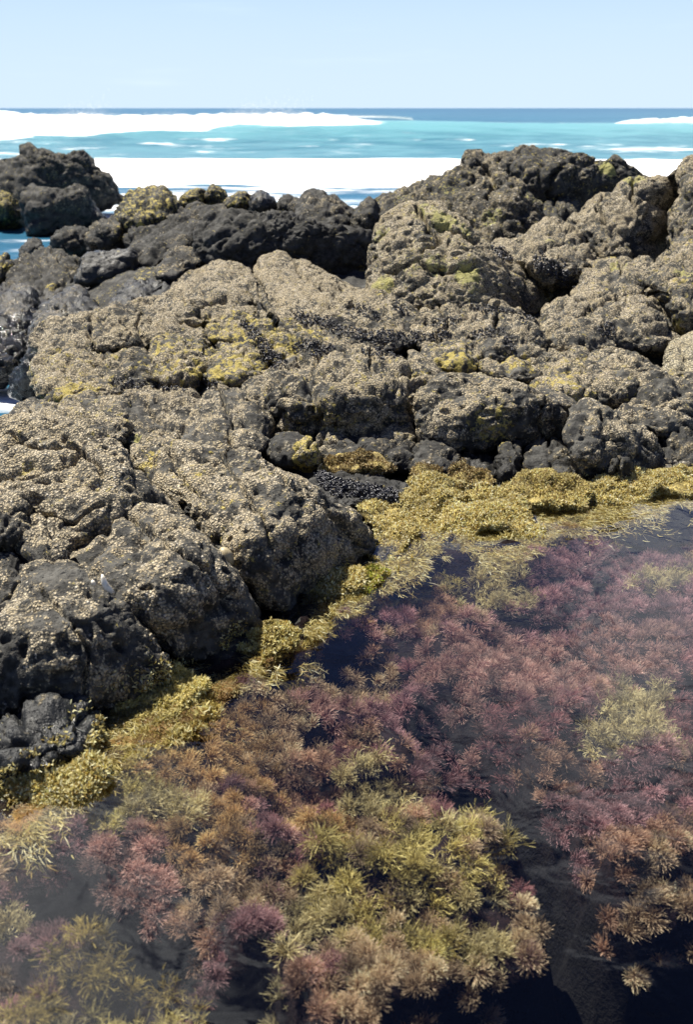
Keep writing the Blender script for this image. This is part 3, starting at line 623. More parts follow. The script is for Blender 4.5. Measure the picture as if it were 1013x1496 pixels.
rock("great tan slab with curved cracks leaning against the right edge", [(835, 340), (838, 312), (850, 300), (870, 289), (892, 283), (915, 270), (935, 265), (960, 260), (985, 254), (1006, 256), (1012, 300), (1000, 345), (975, 385), (930, 398), (900, 388), (880, 375), (855, 355)], [(390, 7.8), (330, 8.2), (255, 9.4)], 0.3, 0.45, M_TAN, 1.2, 0.4, 0.72, 0.05, facets=[(-0.3, -0.5, 0.81, 870, 370, 7.7), (0.75, -0.6, 0.25, 930, 330)])
rock("upright grey boulder cut off by the right edge of the view, top right", [(978, 330), (990, 290), (998, 248), (1013, 229), (1060, 222), (1060, 375), (1005, 372), (980, 355)], [(370, 7.4), (230, 8.2)], 0.25, 0.4, M_TAN, 1.3, 0.25, 0.5, 0.2)
rock("broad grey-tan boulder at the right edge with a dark foot", [(945, 410), (965, 375), (990, 355), (1015, 345), (1060, 338), (1060, 490), (1005, 490), (985, 475), (965, 445), (948, 425)], [(485, 6.1), (440, 6.25), (345, 7.1)], 0.25, 0.4, M_TAN, 1.2, 0.28, 0.5, 0.25)
rock("big rounded grey boulder sloping down left of the right-edge boulder", [(830, 450), (845, 412), (862, 393), (885, 386), (912, 381), (937, 378), (958, 392), (970, 420), (976, 450), (988, 485), (985, 510), (940, 518), (895, 508), (862, 490), (838, 470)], [(512, 5.8), (450, 6.3), (381, 7.0)], 0.25, 0.4, M_TAN, 1.1, 0.3, 0.55, 0.15)
rock("small round boulder touching the tan slab's dark gap on the right", [(860, 400), (868, 386), (884, 378), (902, 380), (912, 394), (895, 408), (872, 410)], 7.2, 0.15, 0.2, M_TAN, 1.1, 0.12, 0.5, 0.5)
rock("low tan hummock with a mussel filled dent, right of centre", [(782, 480), (795, 452), (825, 436), (852, 438), (880, 455), (900, 480), (900, 510), (860, 522), (815, 518), (788, 502)], [(515, 5.75), (440, 6.3)], 0.15, 0.3, M_TAN, 1.2, 0.2, 0.65, 0.1)
rock("pale yellowish rock leaning in at the right edge", [(968, 545), (980, 505), (998, 492), (1060, 488), (1060, 575), (1005, 570), (975, 562)], [(570, 5.2), (490, 5.7)], 0.12, 0.25, M_PALE, 0.9, 0.2, 0.95, 0.1)
# rubble between dome and pool
rock("tan hump with mussels in its folds, left below the dome", [(510, 475), (525, 448), (548, 430), (580, 434), (608, 452), (625, 478), (608, 502), (565, 512), (525, 502)], [(505, 5.9), (432, 6.5)], 0.15, 0.3, M_TAN, 1.5, 0.2, 0.6, 0.15)
rock("long cracked tan shelf along the foot of the dome", [(590, 480), (612, 455), (655, 438), (700, 440), (745, 446), (775, 465), (795, 492), (775, 512), (720, 508), (660, 515), (612, 505)], [(512, 5.75), (440, 6.5)], 0.12, 0.3, M_TAN, 1.5, 0.2, 0.55, 0.15)
rock("rough brown hummock right of the yellow lens-shaped rock", [(692, 515), (715, 485), (748, 462), (780, 468), (798, 495), (795, 525), (760, 535), (715, 532)], [(530, 5.55), (465, 6.0)], 0.14, 0.25, M_TAN, 1.4, 0.18, 0.45, 0.1)
rock("lens-shaped rock with a yellow algae coat on its lower half", [(608, 530), (622, 508), (648, 498), (675, 495), (697, 503), (712, 520), (704, 540), (670, 550), (635, 545)], [(548, 5.4), (497, 5.75)], 0.14, 0.25, M_TAN, 0.9, 0.2, 0.45, 0.35)
rock("flat grey ledge with a yellow underside above the overhanging block", [(690, 530), (715, 510), (770, 507), (830, 514), (865, 510), (892, 525), (855, 545), (800, 555), (740, 555), (705, 548)], [(552, 5.35), (510, 5.75)], 0.1, 0.25, M_TAN, 1.3, 0.18, 0.55, 0.25)
rock("small pointed grey rock left of the yellow lens-shaped rock", [(594, 545), (595, 520), (602, 511), (620, 519), (642, 535), (656, 555), (645, 580), (618, 585), (600, 572)], [(580, 5.15), (512, 5.5)], 0.12, 0.22, M_TAN, 0.9, 0.15, 0.45, 0.1)
rock("pale bleached knuckle of rock on top of the overhanging block", [(640, 585), (655, 560), (690, 545), (715, 552), (745, 562), (760, 580), (740, 598), (690, 600)], [(595, 4.95), (548, 5.3)], 0.1, 0.25, M_PALE, 1.2, 0.16, 0.8, 0.25)
rock("round yellow-footed boulder right of the dark keyhole gap", [(778, 570), (784, 545), (800, 528), (840, 525), (874, 530), (886, 552), (878, 588), (842, 600), (805, 592), (785, 582)], [(598, 5.0), (570, 5.1), (527, 5.5)], 0.18, 0.3, M_TAN, 1.3, 0.17, 0.55, 0.3)
rock("ridged grey boulder with a shaded right side next to the yellow-footed one", [(845, 545), (868, 520), (900, 510), (927, 516), (944, 530), (954, 545), (942, 575), (915, 590), (885, 598), (858, 588)], [(595, 5.0), (512, 5.55)], 0.2, 0.3, M_TAN, 1.3, 0.2, 0.45, 0.15)
rock("low speckled rock stepping down to the right edge", [(908, 565), (925, 540), (960, 540), (1000, 552), (1060, 560), (1060, 615), (990, 612), (945, 605), (918, 590)], [(612, 4.85), (542, 5.3)], 0.14, 0.3, M_TAN, 1.5, 0.18, 0.4, 0.05)
rock("rounded grey rock with a dark slot beneath it near the right edge", [(885, 610), (905, 582), (940, 572), (980, 576), (1020, 590), (1030, 620), (985, 650), (955, 640), (920, 635), (895, 625)], [(645, 4.7), (575, 5.05)], 0.16, 0.3, M_TAN, 1.3, 0.2, 0.4, 0.05)
rock("wet black jumble-faced rock above the weed at the right edge", [(950, 705), (955, 650), (980, 622), (1010, 608), (1060, 608), (1060, 705)], [(700, 4.5), (612, 4.9)], 0.14, 0.3, M_DARK, 1.6, 0.15, 0.35, 0.05)
rock("large overhanging block with a dark face above the pool", [(608, 600), (615, 572), (632, 556), (660, 547), (690, 551), (720, 549), (752, 557), (778, 569), (805, 575), (842, 590), (856, 618), (850, 652), (800, 658), (720, 658), (660, 656), (622, 645), (608, 622)], [(660, 5.0), (640, 4.85), (595, 4.72), (575, 4.85), (550, 5.3)], 0.16, 0.4, M_TAN, 1.0, 0.28, 0.42, 0.12, pw=3.5, facets=[(0.15, -0.97, 0.02, 720, 650, 4.75), (-0.1, -0.3, 0.95, 720, 592), (-0.7, -0.55, 0.45, 655, 610)])
rock("smooth slate-grey rock under the left end of the overhang", [(596, 690), (605, 655), (620, 640), (650, 638), (668, 652), (674, 685), (655, 702), (612, 704)], [(700, 4.45), (640, 4.75)], 0.12, 0.25, M_DARK, 0.6, 0.2, 0.15, 0)
rock("low dark rock in the deep shade of the overhang", [(650, 700), (662, 668), (690, 652), (718, 662), (735, 695), (705, 712), (668, 712)], [(705, 4.5), (655, 4.8)], 0.1, 0.25, M_DARK, 0.8, 0.15, 0.1, 0)
rock("narrow upright dark rock beneath the middle of the overhang", [(726, 700), (728, 655), (742, 638), (758, 642), (766, 668), (762, 702), (745, 708)], [(705, 4.45), (640, 4.7)], 0.1, 0.2, M_DARK, 1.0, 0.14, 0.2, 0)
rock("rounded dark boulder at the weed line under the right of the overhang", [(754, 705), (760, 668), (775, 645), (800, 638), (832, 648), (856, 672), (862, 705), (820, 714), (778, 714)], [(710, 4.4), (640, 4.75)], 0.14, 0.25, M_DARK, 1.1, 0.18, 0.22, 0)
rock("long sloping dark boulder speckled with barnacles, right above the weed", [(830, 620), (840, 595), (855, 588), (875, 594), (902, 608), (935, 622), (962, 643), (976, 675), (974, 702), (920, 708), (870, 704), (845, 694), (834, 655)], [(705, 4.42), (650, 4.6), (590, 5.0)], 0.18, 0.35, M_TAN, 1.2, 0.22, 0.35, 0.0, facets=[(0.35, -0.8, 0.40, 900, 697, 0.03), (-0.1, -0.25, 0.96, 880, 615)])
rock("small round dark stone set in the weed at the foot of the sloping boulder", [(884, 700), (890, 674), (905, 662), (922, 668), (930, 692), (915, 708)], 4.4, 0.08, 0.15, M_DARK, 0.7, 0.12, 0.25, 0)
rock("knotty central boulder with a cave-like hollow in its face", [(385, 645), (382, 605), (392, 568), (418, 537), (448, 516), (480, 510), (505, 504), (537, 502), (558, 513), (588, 524), (608, 545), (618, 580), (616, 615), (608, 655), (592, 676), (540, 684), (490, 682), (450, 672), (410, 662)], [(680, 4.55), (645, 4.8), (618, 4.98), (592, 4.85), (560, 5.05), (503, 5.65)], 0.22, 0.4, M_TAN, 1.7, 0.26, 0.55, 0.2)
rock("dark ledge-like rock below the hollow of the central boulder", [(470, 690), (480, 650), (510, 632), (550, 628), (585, 640), (604, 660), (598, 690), (540, 700)], [(695, 4.5), (630, 4.8)], 0.1, 0.25, M_DARK, 1.2, 0.16, 0.3, 0.05)
rock("curved grey rib of rock on the left flank of the central boulder", [(352, 575), (368, 548), (392, 540), (412, 528), (432, 520), (432, 548), (414, 575), (400, 605), (386, 630), (366, 610)], [(625, 4.95), (522, 5.5)], 0.12, 0.25, M_TAN, 0.9, 0.16, 0.5, 0.05)
rock("smooth dark stone tucked beneath the central boulder", [(390, 660), (398, 638), (420, 630), (442, 635), (452, 652), (446, 678), (415, 684), (398, 676)], [(680, 4.35), (632, 4.55)], 0.1, 0.2, M_DARK, 0.4, 0.2, 0.1, 0)
rock("small ochre crusted rock beside the smooth dark stone", [(426, 676), (434, 650), (450, 641), (466, 652), (468, 680), (445, 690)], 4.35, 0.08, 0.15, M_TAN, 1.2, 0.1, 0.3, 0.75)
rock("low dark rock crusted with wet mussels between the ridge and the yellow bank", [(450, 708), (478, 692), (520, 688), (562, 695), (598, 714), (594, 738), (545, 746), (490, 740), (458, 726)], zz([(745, 0.03), (690, 0.10)]), 0.05, 0.15, M_DARK, 1.2, 0.1, -0.1, 0.0)
# tan slab in the middle
rock("right half of the cracked tan slab, peak of the middle outcrop", [(374, 420), (372, 398), (380, 386), (396, 376), (415, 372), (436, 379), (465, 394), (500, 411), (545, 424), (588, 440), (590, 468), (535, 478), (480, 480), (430, 478), (396, 475), (380, 448)], [(475, 6.2), (430, 6.7), (374, 7.5)], 0.14, 0.4, M_TAN, 0.7, 0.4, 0.9, 0.1)
rock("left half of the cracked tan slab", [(222, 452), (245, 426), (275, 400), (300, 383), (325, 381), (346, 387), (366, 395), (376, 420), (380, 448), (376, 472), (330, 478), (285, 476), (245, 472)], [(475, 6.2), (430, 6.6), (382, 7.3)], 0.14, 0.4, M_TAN, 0.7, 0.4, 0.85, 0.12)
rock("thin sliver of rock standing in the crack of the tan slab", [(368, 425), (374, 412), (384, 420), (396, 445), (408, 466), (402, 476), (384, 470), (374, 448)], [(470, 6.12), (415, 6.6)], 0.06, 0.15, M_TAN, 0.8, 0.12, 0.7, 0.2)
rock("long tan shoulder running left from the slab to the inlet", [(48, 495), (58, 474), (80, 466), (120, 461), (170, 451), (215, 440), (262, 438), (302, 450), (335, 472), (330, 505), (270, 512), (200, 512), (140, 520), (80, 525), (54, 512)], [(520, 5.8), (440, 6.6)], 0.14, 0.4, M_TAN, 1.2, 0.26, 0.65, 0.1)
rock("lower tan ledge with yellow algae at its left end by the inlet", [(46, 550), (50, 524), (65, 513), (95, 510), (130, 518), (160, 513), (200, 500), (240, 496), (272, 512), (270, 548), (220, 575), (160, 588), (110, 590), (72, 596), (56, 578)], [(590, 5.2), (540, 5.6), (500, 5.95)], 0.16, 0.4, M_TAN, 1.4, 0.2, 0.5, 0.3)
rock("yellow topped blocky rock left of the brightest yellow one", [(210, 545), (220, 505), (243, 488), (275, 493), (302, 500), (310, 532), (294, 558), (250, 566), (222, 562)], [(560, 5.4), (492, 5.9)], 0.14, 0.3, M_TAN, 1.3, 0.18, 0.45, 0.45)
rock("rock coated in the brightest yellow algae of the outcrop", [(296, 555), (303, 515), (320, 499), (350, 498), (372, 508), (392, 535), (386, 556), (352, 566), (318, 566)], [(562, 5.35), (500, 5.8)], 0.14, 0.3, M_TAN, 1.2, 0.15, 0.4, 0.5)
rock("yellow and black step below the cracked slab, dotted with mussels", [(300, 490), (330, 462), (370, 458), (410, 462), (445, 468), (480, 480), (482, 512), (435, 530), (395, 530), (350, 512)], [(525, 5.65), (462, 6.25)], 0.12, 0.3, M_TAN, 1.3, 0.18, 0.45, 0.5)
rock("low rock under the black mussel band right of the yellow step", [(455, 480), (500, 462), (560, 462), (600, 480), (612, 500), (570, 516), (515, 520), (470, 512)], [(515, 5.8), (464, 6.25)], 0.1, 0.3, M_TAN, 1.3, 0.18, 0.45, 0.15)
rock("grey flat-topped rock between yellow rocks and the left mound", [(150, 615), (168, 588), (200, 570), (245, 562), (282, 566), (300, 600), (295, 650), (250, 665), (195, 655), (162, 640)], [(660, 4.55), (566, 5.35)], 0.12, 0.3, M_TAN, 1.1, 0.22, 0.4, 0.0)
rock("dull grey rock with a deep crack on its right, left of the central boulder", [(262, 650), (274, 605), (298, 576), (330, 560), (358, 568), (378, 590), (394, 615), (400, 655), (365, 672), (310, 670)], [(670, 4.3), (563, 5.3)], 0.16, 0.3, M_TAN, 1.0, 0.24, 0.35, 0.0)
rock("tan lumpy rock behind the crest of the left mound", [(66, 610), (82, 588), (110, 576), (140, 570), (170, 576), (190, 602), (178, 640), (150, 658), (105, 648), (78, 630)], [(650, 4.4), (573, 5.2)], 0.14, 0.3, M_TAN, 1.4, 0.18, 0.65, 0.2)
rock("low rounded rock at the water behind the left mound", [(14, 612), (30, 590), (54, 583), (78, 588), (96, 610), (85, 640), (45, 645), (20, 632)], [(640, 4.3), (585, 5.0)], 0.12, 0.25, M_TAN, 0.9, 0.2, 0.5, 0.1)
# the big dark mass on the left by the pool
rock("broad barnacled mound at the left edge, highest of the pool-side mass", [(-40, 640), (0, 611), (30, 599), (60, 606), (100, 616), (140, 630), (170, 648), (192, 670), (215, 702), (250, 735), (268, 765), (215, 785), (150, 800), (105, 795), (65, 775), (30, 755), (-10, 740), (-40, 720)], [(790, 3.05), (700, 3.5), (603, 4.05)], 0.16, 0.5, M_TAN, 1.1, 0.26, 0.75, 0.1, facets=[(0.7, -0.5, 0.42, 245, 745, 3.4), (-0.2, -0.4, 0.9, 185, 690)])
rock("dark knobbly rock in the hollow at the left edge", [(-40, 745), (-15, 712), (10, 700), (32, 715), (44, 745), (35, 785), (0, 800), (-40, 800)], [(795, 2.95), (702, 3.4)], 0.12, 0.25, M_TAN, 1.6, 0.12, 0.4, 0.1)
rock("small rounded lump of rock below the left mound", [(8, 800), (20, 765), (48, 752), (82, 760), (105, 785), (100, 820), (65, 845), (25, 835)], [(840, 2.9), (755, 3.2)], 0.12, 0.25, M_TAN, 1.5, 0.13, 0.45, 0.05)
rock("dark rock filling the left edge above the front boulder", [(-40, 900), (-30, 820), (-5, 788), (22, 798), (50, 835), (45, 880), (0, 915), (-40, 920)], [(910, 2.7), (790, 3.1)], 0.12, 0.25, M_TAN, 1.4, 0.14, 0.25, 0.0)
rock("long tan-backed ridge with a black right flank reaching the pool", [(196, 662), (210, 648), (240, 641), (280, 646), (330, 649), (372, 657), (402, 674), (442, 699), (482, 729), (522, 760), (550, 790), (543, 815), (505, 842), (472, 866), (442, 896), (425, 918), (402, 898), (376, 880), (345, 845), (315, 812), (285, 775), (245, 730), (212, 695)], [(915, 3.05), (800, 3.45), (645, 4.2)], 0.26, 0.45, M_TAN, 0.9, 0.3, 0.68, 0.12, facets=[(0.8, -0.5, 0.30, 500, 835, 0.02), (-0.25, -0.3, 0.92, 420, 745), (0.15, -0.8, 0.5, 400, 850)])
rock("dark-faced boulder with a tan shoulder in the middle of the pool-side mass", [(72, 800), (92, 772), (112, 748), (150, 736), (192, 741), (232, 733), (262, 743), (292, 772), (314, 800), (334, 830), (356, 862), (382, 905), (388, 928), (342, 955), (290, 978), (262, 980), (226, 945), (184, 905), (144, 860), (100, 828)], [(975, 2.72), (870, 2.95), (800, 3.2), (738, 3.55)], 0.22, 0.45, M_TAN, 0.9, 0.28, 0.45, 0.0, facets=[(0.55, -0.75, 0.32, 330, 950, 0.02), (-0.25, -0.15, 0.95, 250, 835)])
rock("front black boulder at the left edge with a speckled crown", [(-40, 920), (-5, 880), (28, 850), (60, 832), (100, 827), (142, 842), (168, 860), (194, 892), (220, 932), (252, 970), (248, 1000), (205, 1025), (150, 1050), (80, 1065), (-40, 1080)], [(1060, 2.42), (950, 2.65), (880, 2.8), (830, 3.1)], 0.18, 0.45, M_TAN, 0.9, 0.26, 0.28, 0.0, facets=[(0.35, -0.85, 0.30, 180, 1025, 0.02), (-0.15, -0.1, 0.97, 100, 895)])
rock("wet glistening black rock low in the left corner by the weed", [(-40, 1075), (0, 1043), (28, 1029), (54, 1009), (76, 1003), (102, 1009), (137, 1024), (148, 1060), (142, 1092), (112, 1115), (72, 1138), (30, 1155), (-40, 1165)], [(1155, 2.16), (1005, 2.5)], 0.12, 0.3, M_WET, 1.7, 0.14, -0.1, 0.0)

# ------------------------------------------------------------------ algae mats along the water line
def ribbons(P, side, w):
    """P (n,k,3) centre lines, side (n,3), w (n,k) half widths -> verts, quads"""
    n, k, _ = P.shape
    L = P - side[:, None] * w[..., None]; Rr = P + side[:, None] * w[..., None]
    V = np.stack([L, Rr], 2).reshape(-1, 3)
    b = (np.arange(n) * k * 2)[:, None, None] + (np.arange(k - 1) * 2)[None, :, None] + np.array([0, 1, 3, 2])
    return V, b.reshape(-1, 4)
RT = np.random.default_rng(11)
OCHRE = [(0.67, 0.585, 0.26), (0.55, 0.46, 0.16), (0.73, 0.665, 0.37), (0.40, 0.29, 0.10), (0.79, 0.74, 0.50)]
OLIVE = [(0.56, 0.485, 0.18), (0.65, 0.575, 0.25), (0.40, 0.325, 0.11), (0.75, 0.69, 0.40), (0.29, 0.21, 0.06)]
GREEN = [(0.35, 0.38, 0.05), (0.25, 0.30, 0.03), (0.45, 0.45, 0.12), (0.40, 0.34, 0.09), (0.30, 0.22, 0.05)]
BROWN = [(0.30, 0.22, 0.09), (0.42, 0.34, 0.17), (0.18, 0.12, 0.05), (0.50, 0.42, 0.24), (0.12, 0.08, 0.04)]
def algae_mat(label, poly, prof, Tf=0.05, pal=OCHRE, dens=0.5, size=0.012, lump=1.0, step=2.2, length=1.0):
    SEED[0] += 1
    V, F, nf, px, py = body(poly, prof, Tf * 0.4, 0.10, step, 2.4)
    N = normals_of(V, F)
    F1, F2, gid = worley(V / 0.085 + SEED[0], 3)
    G1, _, _ = worley(V / 0.035 + SEED[0], 4)
    V = V + N * (lump * (0.030 * (0.5 - F1) + 0.016 * (gid - 0.5) + 0.016 * (0.5 - G1) + 0.030 * fbm(V / 0.16, 2, 16) + 0.010 * fbm(V / 0.03, 3, 17)) - 0.012)[:, None]
    V = V.astype(np.float32); N = normals_of(V, F)
    org = np.array([V[:, 0].mean(), V[:, 1].mean(), V[:, 2].min()])
    ob = mesh_obj("algae_mat", V, F, M_MAT, origin=org); tag(ob, label, "seaweed")
    size = size * 0.8; n = int(nf * dens * 4)
    i = RT.integers(0, nf, n); i = i[(V[i, 2] > -0.09) & (N[i, 1] < 0.6)]
    n = len(i)
    patch = fbm(V[i] / 0.09, 3, 51)
    d = unit(N[i] * 0.7 + RT.normal(0, 0.55, (n, 3)) + np.array([0.1, -0.25, 0.1]))
    ln = size * length * RT.uniform(0.7, 1.7, n)
    p0 = V[i] + N[i] * 0.002; bend = unit(d + RT.normal(0, 0.6, (n, 3)))
    P = np.stack([p0, p0 + d * (ln * 0.5)[:, None], p0 + (d * 0.5)* ln[:, None] + bend * (ln * 0.5)[:, None]], 1)
    side = unit(np.cross(d, RT.normal(0, 1, (n, 3))))
    w = size * RT.uniform(0.16, 0.36, n)[:, None] * np.array([0.6, 1.0, 0.35])
    Vr, Fr = ribbons(P, side, w)
    ci = np.clip(RT.integers(0, 5, n), 0, 4); c = np.array(pal)[RT.integers(0, len(pal), n)] * RT.uniform(0.75, 1.2, (n, 1))
    c = c * (1 + 0.35 * patch[:, None])
    cols = np.repeat(np.clip(c, 0.01, 0.75), 6, 0)
    tag(mesh_obj("frond_cover", Vr, Fr, M_TURF, origin=org, parent=ob, smooth=False, cols=cols), kind="stuff")
    RB.append(dict(o=ob, V=V, nf=nf, px=px, py=py, N=N, mat=True))
    return ob
algae_mat("wide ochre algae mat at the left edge below the wet black rock", [(-40, 1160), (0, 1150), (45, 1140), (90, 1122), (130, 1098), (160, 1112), (150, 1150), (100, 1190), (30, 1212), (-40, 1222)], zz([(1215, -0.06), (1160, 0.0), (1110, 0.045)]), 0.03, OLIVE + OCHRE[2:], 0.6, 0.013, 0.7, 2.2, 1.5)
algae_mat("thick golden crinkled algae mat right of the wet black rock", [(132, 1105), (146, 1062), (178, 1022), (212, 986), (245, 968), (284, 972), (306, 1000), (286, 1030), (240, 1068), (185, 1112), (150, 1130)], zz([(1125, -0.05), (970, 0.05)]), 0.06, OCHRE[:3] + OLIVE[:2], 0.7, 0.013, 1.0, 2.0, 1.2)
algae_mat("olive algae tuft mat under the dark-faced boulder", [(270, 985), (296, 962), (350, 938), (388, 905), (420, 903), (440, 930), (408, 966), (370, 1000), (320, 1016), (285, 1010)], zz([(1015, -0.06), (905, 0.05)]), 0.05, OLIVE, 0.6, 0.013, 1.2)
algae_mat("golden algae cushion between the black-flanked ridge and the pool, at its foot", [(418, 918), (436, 880), (465, 850), (498, 828), (522, 818), (536, 838), (508, 875), (465, 916), (440, 930)], zz([(925, -0.05), (820, 0.05)]), 0.06, OCHRE, 0.6, 0.013, 1.3)
algae_mat("bright green algae patch at the tip of the black-flanked ridge", [(500, 860), (520, 830), (548, 814), (572, 828), (562, 858), (530, 880), (508, 880)], zz([(878, -0.02), (815, 0.035)]), 0.04, GREEN, 0.6, 0.012, 1.0)
algae_mat("pale gold algae mat hugging the right flank of the black-flanked ridge", [(520, 815), (540, 790), (542, 765), (520, 742), (545, 728), (585, 735), (612, 760), (610, 790), (590, 815), (560, 832)], zz([(830, -0.02), (732, 0.06)]), 0.05, OCHRE, 0.6, 0.012, 1.0)
algae_mat("domed pale yellow algae hummock left of the one with a dark undercut", [(575, 765), (590, 738), (625, 722), (668, 724), (694, 745), (680, 775), (640, 800), (600, 798)], zz([(800, -0.03), (760, 0.02), (724, 0.07)]), 0.08, OCHRE, 0.6, 0.012, 1.0)
algae_mat("large yellow algae hummock with a dark undercut facing the pool", [(655, 785), (670, 755), (692, 736), (722, 722), (752, 718), (772, 732), (786, 754), (798, 772), (788, 790), (765, 788), (745, 776), (715, 778), (695, 795), (668, 806)], zz([(806, -0.03), (760, 0.03), (720, 0.09)]), 0.10, OCHRE, 0.6, 0.012, 1.0)
algae_mat("yellow algae bank below the slate-grey rock", [(572, 725), (592, 698), (625, 692), (655, 704), (700, 702), (736, 714), (715, 738), (650, 732), (605, 738)], zz([(738, 0.03), (695, 0.10)]), 0.07, OCHRE, 0.6, 0.012, 1.2)
algae_mat("yellow algae bank with a hanging right end above the brown weed", [(728, 718), (750, 697), (795, 690), (840, 692), (866, 712), (852, 742), (812, 752), (775, 742)], zz([(752, 0.0), (692, 0.08)]), 0.07, OCHRE[:3] + BROWN[:2], 0.6, 0.012, 1.2)
algae_mat("long yellow algae bank running to the right edge under the rocks", [(846, 720), (875, 694), (920, 684), (960, 680), (1013, 677), (1070, 678), (1070, 722), (985, 724), (925, 738), (875, 752), (852, 742)], zz([(745, -0.02), (680, 0.07)]), 0.06, OCHRE, 0.6, 0.012, 1.2)
algae_mat("brownish algae cushion right of the small ochre crusted rock", [(464, 686), (474, 666), (496, 655), (530, 658), (562, 668), (580, 682), (545, 692), (500, 692)], zz([(692, 0.09), (658, 0.15)]), 0.06, BROWN, 0.6, 0.012, 1.3)
algae_mat("small brown-gold algae clump at the foot of the slate-grey rock", [(596, 700), (604, 680), (625, 671), (648, 680), (652, 697), (630, 712), (605, 712)], zz([(712, 0.06), (675, 0.12)]), 0.05, BROWN, 0.6, 0.012, 1.3)
algae_mat("rusty brown algae clump in front of the overhang's shade", [(650, 705), (660, 684), (676, 672), (690, 684), (712, 690), (720, 708), (690, 718), (660, 716)], zz([(718, 0.06), (678, 0.12)]), 0.05, BROWN, 0.6, 0.012, 1.4)
algae_mat("soaked olive weed strip under water between the golden mats and the orange weed", [(60, 1185), (110, 1150), (150, 1112), (195, 1085), (240, 1052), (295, 1012), (322, 1030), (300, 1062), (240, 1100), (190, 1140), (140, 1185), (90, 1210)], zz([(1215, -0.07), (1100, -0.03), (1010, -0.005)]), 0.03, OLIVE, 0.6, 0.016, 0.9, 2.2, 1.6)
algae_mat("soaked olive weed strip under water along the foot of the black-flanked ridge", [(395, 950), (440, 912), (500, 872), (555, 828), (592, 800), (618, 800), (612, 825), (568, 858), (505, 905), (452, 948), (412, 972)], zz([(975, -0.06), (880, -0.03), (800, -0.005)]), 0.03, OLIVE, 0.6, 0.016, 0.9, 2.2, 1.6)
algae_mat("brown weed shelf just under water right of the yellow hummock", [(768, 795), (785, 758), (815, 742), (850, 745), (862, 765), (835, 790), (800, 805)], zz([(805, -0.05), (745, -0.01)]), 0.03, BROWN, 0.6, 0.016, 0.8, 2.2, 1.8)
algae_mat("olive gold weed shelf just under water before the yellow hummocks", [(600, 798), (640, 792), (700, 790), (760, 785), (800, 790), (785, 812), (730, 822), (665, 822), (620, 815)], zz([(822, -0.06), (788, -0.015)]), 0.03, OLIVE, 0.6, 0.016, 0.8, 2.2, 1.8)

# ------------------------------------------------------------------ what the camera-side surface is at a given spot (to seat mussels, shells and stains)
CELL = 3
ZB = np.full((1496 // CELL + 1, 1013 // CELL + 1), 1e9); ZI = {}
_all = [(r, k) for k, r in enumerate(RB)]
_px, _py, _w, _id, _ix = [], [], [], [], []
for r, k in _all:
    a, b, w = to_px(r['V'][:r['nf']].astype(float))
    _px.append(a); _py.append(b); _w.append(w); _id.append(np.full(len(a), k)); _ix.append(np.arange(len(a)))
_px, _py, _w, _id, _ix = map(np.concatenate, (_px, _py, _w, _id, _ix))
_ok = (_px > 0) & (_px < 1013) & (_py > 0) & (_py < 1496)
_px, _py, _w, _id, _ix = _px[_ok], _py[_ok], _w[_ok], _id[_ok], _ix[_ok]
_o = np.argsort(-_w); _cx = (_px[_o] // CELL).astype(int); _cy = (_py[_o] // CELL).astype(int)
TOP = np.full(ZB.shape, -1); TOP[_cy, _cx] = _o           # nearest written last
def surf(px, py):
    cx, cy = int(px // CELL), int(py // CELL)
    best = None
    for dx in range(-2, 3):
        for dy in range(-2, 3):
            y, x = cy + dy, cx + dx
            if 0 <= y < TOP.shape[0] and 0 <= x < TOP.shape[1] and TOP[y, x] >= 0:
                j = TOP[y, x]; q = (_px[j] - px) ** 2 + (_py[j] - py) ** 2
                if best is None or q < best[0]: best = (q, j)
    if best is None: return None
    r = RB[_id[best[1]]]; i = _ix[best[1]]
    return r, r['V'][i].astype(float), r['N'][i].astype(float)

# stains that grow on the stone: centre and reach in metres, wherever they fall on the rocks
def stain(key, spots):
    for px, py, rx, amt in spots:
        s = surf(px, py)
        if s is None: continue
        C = s[1]; rad = rx / FPX * C[1]
        for r in RB:
            if 'mat' in r: continue
            if np.abs(r['V'].mean(0) - C).max() > 3: continue
            d = np.linalg.norm(r['V'] - C, axis=1)
            r[key] = np.maximum(r[key], amt * (1 - sst(0.35 * rad, rad, d)))
stain('ye', [(340, 530, 55, 1.0), (320, 540, 40, 0.9), (365, 525, 40, 1.0), (240, 510, 35, .75), (415, 500, 32, .9), (430, 515, 28, .8), (400, 485, 30, .7), (120, 565, 42, .9), (85, 575, 30, .85), (145, 590, 25, .6), (285, 540, 28, .7),
             (660, 525, 42, .85), (690, 530, 25, .8), (755, 530, 45, .6), (800, 432, 26, .8), (640, 300, 30, .3), (560, 420, 30, .5), (830, 555, 40, .65), (850, 575, 30, .6), (610, 540, 25, .4), (540, 545, 40, .5), (470, 600, 40, .55),
             (430, 625, 40, .6), (445, 650, 22, .9), (720, 615, 60, .5), (300, 465, 25, .5), (100, 560, 25, .8), (985, 545, 30, .5), (40, 690, 30, .55), (225, 675, 45, .5), (280, 690, 40, .45), (330, 740, 40, .35), (130, 605, 35, .5),
             (990, 475, 22, .8), (990, 405, 25, .5), (10, 390, 16, .9), (75, 418, 14, .9), (205, 405, 14, .9), (235, 395, 12, .7), (180, 340, 20, .4), (530, 400, 14, .6)])
stain('gr', [(600, 330, 40, .55), (650, 320, 35, .7), (620, 305, 35, .5), (680, 335, 25, .6), (685, 398, 32, .75), (556, 415, 30, .7), (640, 385, 35, .5), (700, 420, 40, .4), (560, 345, 30, .5), (905, 392, 22, .6), (600, 380, 50, .35), (1000, 400, 25, .6),
             (780, 290, 25, .4), (800, 350, 20, .5), (890, 245, 25, .7), (930, 260, 30, .6), (655, 275, 30, .4), (720, 320, 30, .5), (590, 290, 25, .4), (200, 640, 18, .6)])
